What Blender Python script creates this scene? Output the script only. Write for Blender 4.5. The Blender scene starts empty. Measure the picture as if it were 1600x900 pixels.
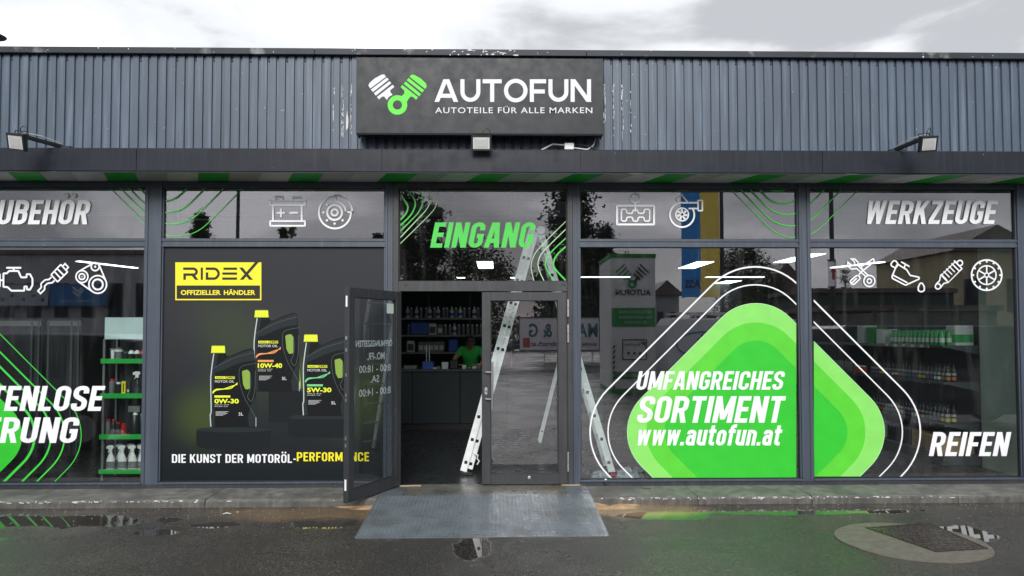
import bpy, bmesh, math, random
from mathutils import Vector, Matrix, Euler
from mathutils.geometry import tessellate_polygon
R = math.radians
random.seed(7)
scene = bpy.context.scene
col = scene.collection

# ---------------------------------------------------------------- camera
FPX = 1155.6
CAM = Vector((0.0, -8.34, 1.79))
YAW, PITCH, ROLL, SHIFT = R(-1.2), R(2.05), -0.0014, 29.0
cam_data = bpy.data.cameras.new("camera")
cam_data.sensor_width = 36.0
cam_data.lens = 36.0 * FPX / 1600.0
cam_data.shift_y = SHIFT / 1600.0
cam_data.clip_start = 0.05
cam_data.clip_end = 900.0
cam = bpy.data.objects.new("camera", cam_data)
CAMR = Matrix.Rotation(YAW, 3, 'Z') @ Matrix.Rotation(R(90) + PITCH, 3, 'X') @ Matrix.Rotation(ROLL, 3, 'Z')
cam.matrix_world = Matrix.Translation(CAM) @ CAMR.to_4x4()
col.objects.link(cam)
scene.camera = cam

def ray(px, py):
    return CAMR @ Vector(((px - 800.0) / FPX, (450.0 + SHIFT - py) / FPX, -1.0))
def F(px, py, Y=0.0):
    "point of the photograph measured on the vertical plane at depth Y"
    d = ray(px, py); t = (Y - CAM.y) / d.y
    p = CAM + d * t
    return p.x, p.z
def GP(px, py, z=0.0):
    "point of the photograph measured on the horizontal plane at height z"
    d = ray(px, py); t = (z - CAM.z) / d.z
    p = CAM + d * t
    return p.x, p.y

# ---------------------------------------------------------------- world, sun, exposure
world = bpy.data.worlds.new("World"); scene.world = world; world.use_nodes = True
wt = world.node_tree; wn = wt.nodes; wl = wt.links; wn.clear()
wo = wn.new("ShaderNodeOutputWorld"); bg = wn.new("ShaderNodeBackground")
sky = wn.new("ShaderNodeTexSky"); sky.sky_type = 'NISHITA'; sky.sun_disc = False
SUN_EL, SUN_AZ = 32.0, 183.0
sky.sun_elevation = R(SUN_EL); sky.sun_rotation = R(SUN_AZ)
tc = wn.new("ShaderNodeTexCoord"); mp = wn.new("ShaderNodeMapping")
mp.inputs['Scale'].default_value = (1.0, 1.0, 2.2); mp.inputs['Location'].default_value = (0.2, 5.1, 1.3)
wl.new(tc.outputs['Generated'], mp.inputs['Vector'])
n1 = wn.new("ShaderNodeTexNoise"); n1.inputs['Scale'].default_value = 3.1; n1.inputs['Detail'].default_value = 8; n1.inputs['Roughness'].default_value = 0.52
n1.inputs['Distortion'].default_value = 0.35
wl.new(mp.outputs['Vector'], n1.inputs['Vector'])
cr = wn.new("ShaderNodeValToRGB"); cr.color_ramp.interpolation = 'EASE'
e = cr.color_ramp.elements
e[0].position = 0.40; e[0].color = (2.95, 2.98, 3.06, 1)
e[1].position = 0.66; e[1].color = (8.6, 8.6, 8.7, 1)
m_ = e.new(0.53); m_.color = (5.0, 5.05, 5.15, 1)
wl.new(n1.outputs['Fac'], cr.inputs['Fac'])
mixw = wn.new("ShaderNodeMix"); mixw.data_type = 'RGBA'; mixw.inputs['Factor'].default_value = 0.93
wl.new(sky.outputs['Color'], mixw.inputs['A']); wl.new(cr.outputs['Color'], mixw.inputs['B'])
wl.new(mixw.outputs['Result'], bg.inputs['Color'])
bg.inputs['Strength'].default_value = 0.085
wl.new(bg.outputs['Background'], wo.inputs['Surface'])
sun_d = bpy.data.lights.new("sun", 'SUN'); sun_d.energy = 1.3; sun_d.angle = R(31); sun_d.color = (1.0, 0.97, 0.93)
sun = bpy.data.objects.new("sun", sun_d); col.objects.link(sun)
# sun_rotation runs clockwise from +Y seen from above
_d = Vector((math.sin(R(SUN_AZ)) * math.cos(R(SUN_EL)), math.cos(R(SUN_AZ)) * math.cos(R(SUN_EL)), math.sin(R(SUN_EL))))
sun.rotation_euler = _d.to_track_quat('Z', 'Y').to_euler(); sun.location = (0, -6, 9)
scene.view_settings.view_transform = 'Standard'; scene.view_settings.look = 'None'
scene.view_settings.exposure = 1.25; scene.view_settings.gamma = 1.0
scene.cycles.max_bounces = 8; scene.cycles.transparent_max_bounces = 24
scene.cycles.caustics_reflective = False; scene.cycles.caustics_refractive = False

# ---------------------------------------------------------------- materials
MATS = {}
def srgb(r, g, b):
    f = lambda c: (c / 255 / 12.92) if c / 255 <= 0.04045 else ((c / 255 + 0.055) / 1.055) ** 2.4
    return (f(r), f(g), f(b), 1)
def mat(name, c, rough=0.5, metal=0.0, var=0.0, vscale=6.0, bump=0.0, bscale=60.0, spots=0.0, spotc=(0.5, 0.5, 0.48, 1),
        streak=0.0, emit=0.0, coat=0.0, spec=0.5, dirt=0.0, dirtc=(0.05, 0.045, 0.04, 1), rvar=0.0):
    if name in MATS: return MATS[name]
    m = bpy.data.materials.new(name); m.use_nodes = True; MATS[name] = m
    nt = m.node_tree; b = nt.nodes['Principled BSDF']; L = nt.links
    c = tuple(c) if len(c) == 4 else tuple(c) + (1,)
    b.inputs['Roughness'].default_value = rough; b.inputs['Metallic'].default_value = metal
    b.inputs['Specular IOR Level'].default_value = spec
    b.inputs['Coat Weight'].default_value = coat
    b.inputs['Base Color'].default_value = c
    if emit: b.inputs['Emission Color'].default_value = c; b.inputs['Emission Strength'].default_value = emit
    tcn = nt.nodes.new("ShaderNodeTexCoord"); src = None
    geo = nt.nodes.new("ShaderNodeNewGeometry")
    def noise(scale, detail=4, vec=None, stretch=None):
        n = nt.nodes.new("ShaderNodeTexNoise"); n.inputs['Scale'].default_value = scale; n.inputs['Detail'].default_value = detail
        if stretch:
            mpn = nt.nodes.new("ShaderNodeMapping"); mpn.inputs['Scale'].default_value = stretch
            L.new(geo.outputs['Position'], mpn.inputs['Vector']); L.new(mpn.outputs['Vector'], n.inputs['Vector'])
        else: L.new(geo.outputs['Position'], n.inputs['Vector'])
        return n
    def ramp(s, p0, p1):
        r_ = nt.nodes.new("ShaderNodeMapRange"); r_.inputs['From Min'].default_value = p0; r_.inputs['From Max'].default_value = p1
        L.new(s, r_.inputs['Value']); return r_.outputs['Result']
    cur = None
    def mixc(fac, a, bcol, mode='MIX'):
        mx = nt.nodes.new("ShaderNodeMix"); mx.data_type = 'RGBA'; mx.blend_type = mode
        if isinstance(fac, float): mx.inputs['Factor'].default_value = fac
        else: L.new(fac, mx.inputs['Factor'])
        if isinstance(a, tuple): mx.inputs['A'].default_value = a
        else: L.new(a, mx.inputs['A'])
        if isinstance(bcol, tuple): mx.inputs['B'].default_value = bcol
        else: L.new(bcol, mx.inputs['B'])
        return mx.outputs['Result']
    cur = c
    if var:
        n = noise(vscale, 6); v = ramp(n.outputs['Fac'], 0.3, 0.7)
        lo = tuple(x * (1 - var) for x in c[:3]) + (1,); hi = tuple(min(1, x * (1 + var)) for x in c[:3]) + (1,)
        cur = mixc(v, lo, hi)
    if streak:
        n = noise(1.0, 5, stretch=(22, 22, 0.9)); v = ramp(n.outputs['Fac'], 0.5, 0.75)
        sc = tuple(min(1, x * (1 + streak) + 0.03 * streak) for x in c[:3]) + (1,)
        cur = mixc(v, cur, sc)
    if dirt:
        n = noise(2.3, 8); v = ramp(n.outputs['Fac'], 0.62 - dirt * 0.2, 0.75); cur = mixc(v, cur, tuple(dirtc))
    if spots:
        n = noise(34.0, 3); v = ramp(n.outputs['Fac'], 0.78 - spots * 0.1, 0.80 - spots * 0.1); cur = mixc(v, cur, tuple(spotc))
    if not isinstance(cur, tuple): L.new(cur, b.inputs['Base Color'])
    if rvar:
        n = noise(9.0, 5); mr = nt.nodes.new("ShaderNodeMapRange")
        mr.inputs['From Min'].default_value = 0.3; mr.inputs['From Max'].default_value = 0.7
        mr.inputs['To Min'].default_value = max(0.02, rough - rvar); mr.inputs['To Max'].default_value = min(1, rough + rvar)
        L.new(n.outputs['Fac'], mr.inputs['Value']); L.new(mr.outputs['Result'], b.inputs['Roughness'])
    if bump:
        n = noise(bscale, 5); bp = nt.nodes.new("ShaderNodeBump"); bp.inputs['Strength'].default_value = bump; bp.inputs['Distance'].default_value = 0.004
        L.new(n.outputs['Fac'], bp.inputs['Height']); L.new(bp.outputs['Normal'], b.inputs['Normal'])
    return m

def glass_mat(name, ior, tint):
    m = bpy.data.materials.new(name); m.use_nodes = True; nt = m.node_tree; nt.nodes.clear(); L = nt.links
    o = nt.nodes.new("ShaderNodeOutputMaterial"); mx = nt.nodes.new("ShaderNodeMixShader")
    tr = nt.nodes.new("ShaderNodeBsdfTransparent"); tr.inputs['Color'].default_value = tint
    gl = nt.nodes.new("ShaderNodeBsdfGlossy"); gl.inputs['Roughness'].default_value = 0.0; gl.inputs['Color'].default_value = (0.97, 0.93, 1.0, 1)
    # Schlick reflectance on both faces of the pane (the ray is not bent inside the thin sheet)
    f0 = ((ior - 1) / (ior + 1)) ** 2
    g0 = nt.nodes.new("ShaderNodeNewGeometry"); dt = nt.nodes.new("ShaderNodeVectorMath"); dt.operation = 'DOT_PRODUCT'
    L.new(g0.outputs['Normal'], dt.inputs[0]); L.new(g0.outputs['Incoming'], dt.inputs[1])
    def mth(op, a, b=None):
        n_ = nt.nodes.new("ShaderNodeMath"); n_.operation = op
        for i_, v_ in enumerate((a, b)):
            if v_ is None: continue
            if isinstance(v_, (int, float)): n_.inputs[i_].default_value = v_
            else: L.new(v_, n_.inputs[i_])
        return n_.outputs[0]
    fr_out = mth('ADD', mth('MULTIPLY', mth('POWER', mth('SUBTRACT', 1.0, mth('MINIMUM', mth('ABSOLUTE', dt.outputs['Value']), 1.0)), 5.0), 1 - f0), f0)
    # faint waviness of the large panes, and streaks where the cleaning water dried
    geo = nt.nodes.new("ShaderNodeNewGeometry")
    n = nt.nodes.new("ShaderNodeTexNoise"); n.inputs['Scale'].default_value = 1.1; n.inputs['Detail'].default_value = 1
    bp = nt.nodes.new("ShaderNodeBump"); bp.inputs['Strength'].default_value = 0.035; bp.inputs['Distance'].default_value = 0.004
    L.new(geo.outputs['Position'], n.inputs['Vector']); L.new(n.outputs['Fac'], bp.inputs['Height']); L.new(bp.outputs['Normal'], gl.inputs['Normal'])
    L.new(fr_out, mx.inputs['Fac']); L.new(tr.outputs[0], mx.inputs[1]); L.new(gl.outputs[0], mx.inputs[2])
    df = nt.nodes.new("ShaderNodeBsdfDiffuse"); df.inputs['Color'].default_value = (0.55, 0.55, 0.55, 1)
    mp2 = nt.nodes.new("ShaderNodeMapping"); mp2.inputs['Scale'].default_value = (9, 9, 1.2)
    n2 = nt.nodes.new("ShaderNodeTexNoise"); n2.inputs['Scale'].default_value = 1.3; n2.inputs['Detail'].default_value = 7
    L.new(geo.outputs['Position'], mp2.inputs['Vector']); L.new(mp2.outputs['Vector'], n2.inputs['Vector'])
    mr = nt.nodes.new("ShaderNodeMapRange"); mr.inputs['From Min'].default_value = 0.52; mr.inputs['From Max'].default_value = 0.85
    mr.inputs['To Min'].default_value = 0.002; mr.inputs['To Max'].default_value = 0.03
    L.new(n2.outputs['Fac'], mr.inputs['Value'])
    mx2 = nt.nodes.new("ShaderNodeMixShader"); L.new(mr.outputs['Result'], mx2.inputs['Fac']); L.new(mx.outputs[0], mx2.inputs[1]); L.new(df.outputs[0], mx2.inputs[2])
    L.new(mx2.outputs[0], o.inputs['Surface']); MATS[name] = m
    return m

M = {}
def cloth_mat(name, c, t=0.5):
    "thin cloth: light from behind shines through it"
    m = mat(name, c, 0.7, var=0.06, vscale=2); nt = m.node_tree; b = nt.nodes['Principled BSDF']; o = nt.nodes['Material Output']
    tl_ = nt.nodes.new("ShaderNodeBsdfTranslucent"); tl_.inputs['Color'].default_value = tuple(c[:3]) + (1,)
    mx = nt.nodes.new("ShaderNodeMixShader"); mx.inputs['Fac'].default_value = t
    nt.links.new(b.outputs[0], mx.inputs[1]); nt.links.new(tl_.outputs[0], mx.inputs[2]); nt.links.new(mx.outputs[0], o.inputs['Surface']); return m
M['frame'] = mat('frame_paint', srgb(66, 75, 88), 0.45, var=0.10, vscale=3, spots=0.15, bump=0.05, streak=0.25)
M['frame_dark'] = mat('frame_dark_paint', srgb(50, 52, 56), 0.42, var=0.12, vscale=3, spots=0.2, streak=0.3, rvar=0.1)
M['gasket'] = mat('rubber_gasket', (0.012, 0.012, 0.013), 0.6, var=0.1)
M['cladding'] = mat('cladding_paint', srgb(71, 84, 100), 0.45, var=0.10, vscale=1.6, streak=0.6, spots=0.35, spotc=(0.45, 0.46, 0.47, 1), bump=0.05, bscale=25)
_m = M['cladding']; _nt = _m.node_tree; _b = _nt.nodes['Principled BSDF']; _src = _b.inputs['Base Color'].links[0].from_socket
_oi = _nt.nodes.new("ShaderNodeObjectInfo"); _mr = _nt.nodes.new("ShaderNodeMapRange"); _mr.inputs['To Min'].default_value = 0.95; _mr.inputs['To Max'].default_value = 1.05
_nt.links.new(_oi.outputs['Random'], _mr.inputs['Value']); _hs = _nt.nodes.new("ShaderNodeHueSaturation"); _nt.links.new(_mr.outputs[0], _hs.inputs['Value']); _nt.links.new(_src, _hs.inputs['Color']); _nt.links.new(_hs.outputs[0], _b.inputs['Base Color'])
M['capping'] = mat('roof_capping', srgb(46, 52, 60), 0.5, var=0.15, vscale=4, spots=0.2, dirt=0.12, spec=0.3, dirtc=(0.45, 0.45, 0.44, 1))
M['peel'] = mat('bare_primer', (0.62, 0.63, 0.63), 0.7, var=0.2, vscale=20)
M['fascia'] = mat('fascia_sheet', srgb(32, 37, 46), 0.4, spec=0.22, var=0.16, vscale=2.5, spots=0.25, spotc=(0.25, 0.26, 0.28, 1), rvar=0.12, streak=0.2)
M['soffit_white'] = mat('soffit_white', (0.90, 0.91, 0.92), 0.5, var=0.06)
M['soffit_grey'] = mat('soffit_grey', (0.62, 0.63, 0.64), 0.5, var=0.06)
M['soffit_green'] = mat('soffit_green', (0.02, 0.52, 0.05), 0.45, var=0.06)
M['glass'] = glass_mat('shop_glass', 1.98, (0.91, 0.95, 0.94, 1))
M['glass_thin'] = glass_mat('door_glass', 1.85, (0.93, 0.96, 0.955, 1))
M['sign'] = mat('sign_panel', srgb(36, 40, 46), 0.36, spec=0.25, var=0.08, vscale=2, spots=0.18, spotc=(0.3, 0.3, 0.3, 1), rvar=0.08)
M['sign_white'] = mat('sign_letters', (0.66, 0.68, 0.74), 0.45, var=0.03)
M['sign_green'] = mat('sign_green', (0.075, 0.70, 0.015), 0.45, var=0.03)
M['film_white'] = mat('film_white', (0.82, 0.84, 0.88), 0.4, var=0.05, vscale=5)
M['film_g1'] = mat('film_light_green', (0.24, 0.70, 0.14), 0.35, var=0.05)
M['film_g2'] = mat('film_mid_green', (0.10, 0.60, 0.04), 0.35, var=0.06)
M['film_g3'] = mat('film_deep_green', (0.035, 0.52, 0.035), 0.35, var=0.05)
M['film_green'] = mat('film_green', (0.05, 0.58, 0.06), 0.4, var=0.05)
M['film_pale'] = mat('film_pale_green', (0.45, 0.75, 0.42), 0.4)
M['concrete'] = mat('old_concrete', srgb(108, 108, 105), 0.75, var=0.35, vscale=9, bump=1.0, bscale=55, dirt=0.8, dirtc=(0.065, 0.065, 0.065, 1), spots=0.5, spotc=(0.5, 0.5, 0.48, 1), rvar=0.2)
M['kerbfront'] = mat('kerb_face', srgb(88, 87, 83), 0.7, var=0.3, vscale=12, bump=0.9, bscale=30, dirt=0.9, dirtc=(0.06, 0.058, 0.055, 1), streak=0.6)
M['alu'] = mat('brushed_aluminium', (0.62, 0.64, 0.65), 0.38, metal=0.75, var=0.08, vscale=10)
M['steel'] = mat('stainless_steel', (0.6, 0.6, 0.6), 0.25, metal=0.9, var=0.05)
M['black'] = mat('black_plastic', (0.012, 0.012, 0.013), 0.4, var=0.1)
M['hole'] = mat('rung_hollow', (0.006, 0.006, 0.006), 0.8, var=0.1)
M['white_plastic'] = mat('white_plastic', (0.82, 0.83, 0.83), 0.45, var=0.05)
M['red_plastic'] = mat('red_plastic', (0.55, 0.02, 0.02), 0.4, var=0.05)
M['yellow'] = mat('yellow_print', (0.90, 0.78, 0.02), 0.4, var=0.03)
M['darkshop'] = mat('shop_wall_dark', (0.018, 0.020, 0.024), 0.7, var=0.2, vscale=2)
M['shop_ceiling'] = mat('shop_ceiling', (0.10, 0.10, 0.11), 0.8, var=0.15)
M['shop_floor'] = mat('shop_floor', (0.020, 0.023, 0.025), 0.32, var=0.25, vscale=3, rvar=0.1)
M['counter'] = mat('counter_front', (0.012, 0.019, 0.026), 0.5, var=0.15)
M['shelf'] = mat('shelf_steel', (0.06, 0.07, 0.078), 0.45, var=0.1)
M['shelf_light'] = mat('shelf_edge', (0.20, 0.21, 0.21), 0.45, var=0.1)
M['lamp'] = mat('led_panel', (0.90, 1.0, 0.98), 0.4, emit=2.6)
# ---------------------------------------------------------------- building blocks
def thing(name, label, cat, loc=(0, 0, 0), rotz=0.0, group=None, kind=None):
    o = bpy.data.objects.new(name, None); col.objects.link(o); o.empty_display_size = 0.1
    o.location = loc; o.rotation_euler = (0, 0, rotz)
    if label: o['label'] = label
    if cat: o['category'] = cat
    if group: o['group'] = group
    if kind: o['kind'] = kind
    return o
def sub(name, parent, label=None):
    o = bpy.data.objects.new(name, None); col.objects.link(o); o.empty_display_size = 0.05; o.parent = parent
    if label: o['label'] = label
    return o
def tag(o, label=None, cat=None, group=None, kind=None):
    if label: o['label'] = label
    if cat: o['category'] = cat
    if group: o['group'] = group
    if kind: o['kind'] = kind
    return o
def world_loc(o):
    v = Vector((0, 0, 0))
    while o: v += Vector(o.location); o = o.parent
    return v

class MB:
    def __init__(s): s.v = []; s.f = []; s.smooth = False
    def poly(s, pts):
        n = len(s.v); s.v += [tuple(p) for p in pts]; s.f.append(tuple(range(n, n + len(pts)))); return s
    def hexa(s, p):
        n = len(s.v); s.v += [tuple(q) for q in p]
        for f in ((0, 3, 2, 1), (4, 5, 6, 7), (0, 1, 5, 4), (1, 2, 6, 5), (2, 3, 7, 6), (3, 0, 4, 7)): s.f.append(tuple(n + i for i in f))
        return s
    def box(s, x0, x1, y0, y1, z0, z1):
        if x0 > x1: x0, x1 = x1, x0
        if y0 > y1: y0, y1 = y1, y0
        if z0 > z1: z0, z1 = z1, z0
        return s.hexa([(x0, y0, z0), (x1, y0, z0), (x1, y1, z0), (x0, y1, z0), (x0, y0, z1), (x1, y0, z1), (x1, y1, z1), (x0, y1, z1)])
    def bbox(s, x0, x1, y0, y1, z0, z1, b=0.006):
        "box whose upright edges and top rim are chamfered"
        if x0 > x1: x0, x1 = x1, x0
        if y0 > y1: y0, y1 = y1, y0
        if z0 > z1: z0, z1 = z1, z0
        def ring(i, z): return [(x0 + i + b, y0 + i, z), (x1 - i - b, y0 + i, z), (x1 - i, y0 + i + b, z), (x1 - i, y1 - i - b, z), (x1 - i - b, y1 - i, z), (x0 + i + b, y1 - i, z), (x0 + i, y1 - i - b, z), (x0 + i, y0 + i + b, z)]
        rs = [ring(b, z0), ring(0, z0 + b), ring(0, z1 - b), ring(b, z1)]
        n = len(s.v)
        for r_ in rs: s.v += r_
        for k in range(3):
            for i in range(8):
                j = (i + 1) % 8; s.f.append((n + k * 8 + i, n + k * 8 + j, n + k * 8 + 8 + j, n + k * 8 + 8 + i))
        s.f.append(tuple(n + i for i in reversed(range(8)))); s.f.append(tuple(n + 24 + i for i in range(8)))
        return s
    def bar(s, a, b, w, h, up=(0, 0, 1)):
        "rectangular bar from a to b; w across, h along up"
        a = Vector(a); b = Vector(b); d = (b - a).normalized(); up = Vector(up)
        sx = d.cross(up).normalized() * (w / 2); sy = sx.cross(d).normalized() * (h / 2)
        return s.hexa([a - sx - sy, a + sx - sy, a + sx + sy, a - sx + sy, b - sx - sy, b + sx - sy, b + sx + sy, b - sx + sy])
    def tube(s, pts, r, n=8, cap=True):
        pts = [Vector(p) for p in pts]; base = len(s.v); rr = r if isinstance(r, (list, tuple)) else [r] * len(pts)
        prev = None
        for i, p in enumerate(pts):
            d = (pts[min(i + 1, len(pts) - 1)] - pts[max(i - 1, 0)]).normalized()
            ref = prev if prev is not None else (Vector((0, 0, 1)) if abs(d.z) < 0.9 else Vector((1, 0, 0)))
            u = (ref - d * ref.dot(d)).normalized(); prev = u; w = d.cross(u)
            for k in range(n):
                a = 2 * math.pi * k / n; s.v.append(tuple(p + (u * math.cos(a) + w * math.sin(a)) * rr[i]))
        for i in range(len(pts) - 1):
            for k in range(n):
                j = (k + 1) % n; s.f.append((base + i * n + k, base + i * n + j, base + (i + 1) * n + j, base + (i + 1) * n + k))
        if cap:
            s.f.append(tuple(base + k for k in reversed(range(n)))); s.f.append(tuple(base + (len(pts) - 1) * n + k for k in range(n)))
        return s
    def lathe(s, prof, c=(0, 0, 0), n=12, sx=1.0, sy=1.0):
        base = len(s.v)
        for r_, z in prof:
            for k in range(n):
                a = 2 * math.pi * k / n; s.v.append((c[0] + r_ * math.cos(a) * sx, c[1] + r_ * math.sin(a) * sy, c[2] + z))
        for i in range(len(prof) - 1):
            for k in range(n):
                j = (k + 1) % n; s.f.append((base + i * n + k, base + i * n + j, base + (i + 1) * n + j, base + (i + 1) * n + k))
        s.f.append(tuple(base + k for k in reversed(range(n)))); s.f.append(tuple(base + (len(prof) - 1) * n + k for k in range(n)))
        return s
    def prism(s, pts, axis, a0, a1):
        "extrude the 2D outline along axis 'x','y' or 'z'"
        def P(p, t): return (t, p[0], p[1]) if axis == 'x' else ((p[0], t, p[1]) if axis == 'y' else (p[0], p[1], t))
        n = len(s.v); k = len(pts); s.v += [P(p, a0) for p in pts] + [P(p, a1) for p in pts]
        s.f.append(tuple(n + i for i in range(k))); s.f.append(tuple(n + k + i for i in reversed(range(k))))
        for i in range(k):
            j = (i + 1) % k; s.f.append((n + j, n + i, n + k + i, n + k + j))
        return s
    def build(s, name, m, parent=None, local=False, smooth=False, fix=True):
        me = bpy.data.meshes.new(name)
        off = world_loc(parent) if (parent is not None and not local) else Vector((0, 0, 0))
        me.from_pydata([(x - off.x, y - off.y, z - off.z) for x, y, z in s.v], [], s.f)
        if fix:
            bm = bmesh.new(); bm.from_mesh(me); bmesh.ops.recalc_face_normals(bm, faces=bm.faces); bm.to_mesh(me); bm.free()
        me.materials.append(m)
        if smooth:
            me.shade_smooth()
            if hasattr(me, 'set_sharp_from_angle'): me.set_sharp_from_angle(angle=R(40))
        o = bpy.data.objects.new(name, me); col.objects.link(o)
        if parent is not None: o.parent = parent
        return o

def inst(o, loc=None, parent=None, rotz=None, label=None, group=None):
    "copy of a thing with its parts and sub-parts, sharing mesh data"
    def cp(src, par):
        c = src.copy(); col.objects.link(c)
        c.parent = par
        for ch in list(src.children): cp(ch, c)
        return c
    kids = cp(o, parent if parent is not None else o.parent)
    if loc is not None: kids.location = loc
    if rotz is not None: kids.rotation_euler[2] = rotz
    if label: kids['label'] = label
    if group: kids['group'] = group
    return kids

# ---------------------------------------------------------------- flat graphics
def clip_poly(poly, rect):
    x0, y0, x1, y1 = rect
    for ax, lim, keep_ge in ((0, x0, True), (0, x1, False), (1, y0, True), (1, y1, False)):
        out = []
        for i in range(len(poly)):
            a, b = poly[i - 1], poly[i]
            ia = a[ax] >= lim if keep_ge else a[ax] <= lim; ib = b[ax] >= lim if keep_ge else b[ax] <= lim
            if ia != ib:
                t = (lim - a[ax]) / (b[ax] - a[ax]); out.append((a[0] + t * (b[0] - a[0]), a[1] + t * (b[1] - a[1])))
            if ib: out.append(b)
        poly = out
        if len(poly) < 3: return []
    return poly
def rounded(pts, r=0.0, closed=True, seg=6):
    out = []; n = len(pts)
    for i, p in enumerate(pts):
        rr = p[2] if len(p) > 2 else r
        if rr <= 0 or (not closed and i in (0, n - 1)): out.append((p[0], p[1])); continue
        a = Vector(pts[i - 1][:2]); b = Vector(p[:2]); c = Vector(pts[(i + 1) % n][:2])
        u = (a - b); v = (c - b); lu, lv = u.length, v.length
        if lu < 1e-6 or lv < 1e-6: out.append((p[0], p[1])); continue
        u /= lu; v /= lv
        ang = math.acos(max(-1, min(1, u.dot(v))))
        if ang > 3.10: out.append((p[0], p[1])); continue
        d = min(rr / math.tan(ang / 2), lu * 0.499, lv * 0.499); rad = d * math.tan(ang / 2)
        cc = b + (u + v).normalized() * (rad / math.sin(ang / 2))
        p0 = b + u * d; p1 = b + v * d
        a0 = math.atan2(p0.y - cc.y, p0.x - cc.x); a1 = math.atan2(p1.y - cc.y, p1.x - cc.x)
        da = a1 - a0
        while da > math.pi: da -= 2 * math.pi
        while da < -math.pi: da += 2 * math.pi
        for k in range(seg + 1):
            t = a0 + da * k / seg; out.append((cc.x + rad * math.cos(t), cc.y + rad * math.sin(t)))
    return out
def circ(cx, cy, r, a0=0, a1=360, n=40):
    k = max(3, int(n * abs(a1 - a0) / 360))
    full = abs(a1 - a0) >= 359.9
    return [(cx + r * math.cos(R(a0 + (a1 - a0) * i / k)), cy + r * math.sin(R(a0 + (a1 - a0) * i / k))) for i in range(k if full else k + 1)]
def diamond(cx, cy, h, r, seg=14):
    return rounded([(cx, cy - h), (cx + h, cy), (cx, cy + h), (cx - h, cy)], r, True, seg)

class G:
    "flat graphic: polygons in a 2D layout mapped on to a surface by fn(u, v, lift)"
    def __init__(s, fn, clip=None): s.fn = fn; s.clip = clip; s.mb = MB(); s.k = 0; s.T = (0, 0, 1); s.lift0 = 0.0
    def _emit(s, polys):
        s.k += 1; lift = s.lift0 + s.k * 0.00006
        for p in polys:
            if s.clip: p = clip_poly(list(p), s.clip)
            if len(p) >= 3: s.mb.poly([s.fn(x, y, lift) for x, y in p])
    def tr(s, pts): ox, oy, k = s.T; return [(ox + p[0] / k, oy + p[1] / k) for p in pts]
    def fill(s, pts):
        pts = s.tr(pts)
        tris = tessellate_polygon([[Vector((x, y, 0)) for x, y in pts]])
        s._emit([[pts[i] for i in t] for t in tris]); return s
    def line(s, pts, w, closed=False, r=0.0, seg=5):
        if r or any(len(p) > 2 for p in pts): pts = rounded(pts, r, closed, seg)
        pts = [Vector(p[:2]) for p in s.tr(pts)]; w = w / s.T[2] / 2
        q = [pts[0]]
        for p in pts[1:]:
            if (p - q[-1]).length > 1e-4: q.append(p)
        if closed and (q[0] - q[-1]).length < 1e-4: q.pop()
        pts = q; n = len(pts); Lf, Rt = [], []
        if n < 2: return s
        for i in range(n):
            if closed: a, b, c = pts[i - 1], pts[i], pts[(i + 1) % n]
            else: a, b, c = pts[max(i - 1, 0)], pts[i], pts[min(i + 1, n - 1)]
            d0 = (b - a); d1 = (c - b)
            if d0.length < 1e-9: d0 = d1
            if d1.length < 1e-9: d1 = d0
            d0.normalize(); d1.normalize()
            n0 = Vector((-d0.y, d0.x)); n1_ = Vector((-d1.y, d1.x)); m_ = n0 + n1_
            if m_.length < 0.35: m_ = n0; sc = 1
            else: m_.normalize(); sc = 1 / max(0.35, m_.dot(n0))
            Lf.append(b + m_ * w * sc); Rt.append(b - m_ * w * sc)
        polys = []
        for i in range(n if closed else n - 1):
            j = (i + 1) % n; polys.append([tuple(Lf[i]), tuple(Lf[j]), tuple(Rt[j]), tuple(Rt[i])])
        s._emit(polys); return s
    def disc(s, cx, cy, r, n=24): return s.fill(circ(cx, cy, r, n=n))
    def build(s, name, m, parent): return s.mb.build(name, m, parent, fix=False) if s.mb.v else None

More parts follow.
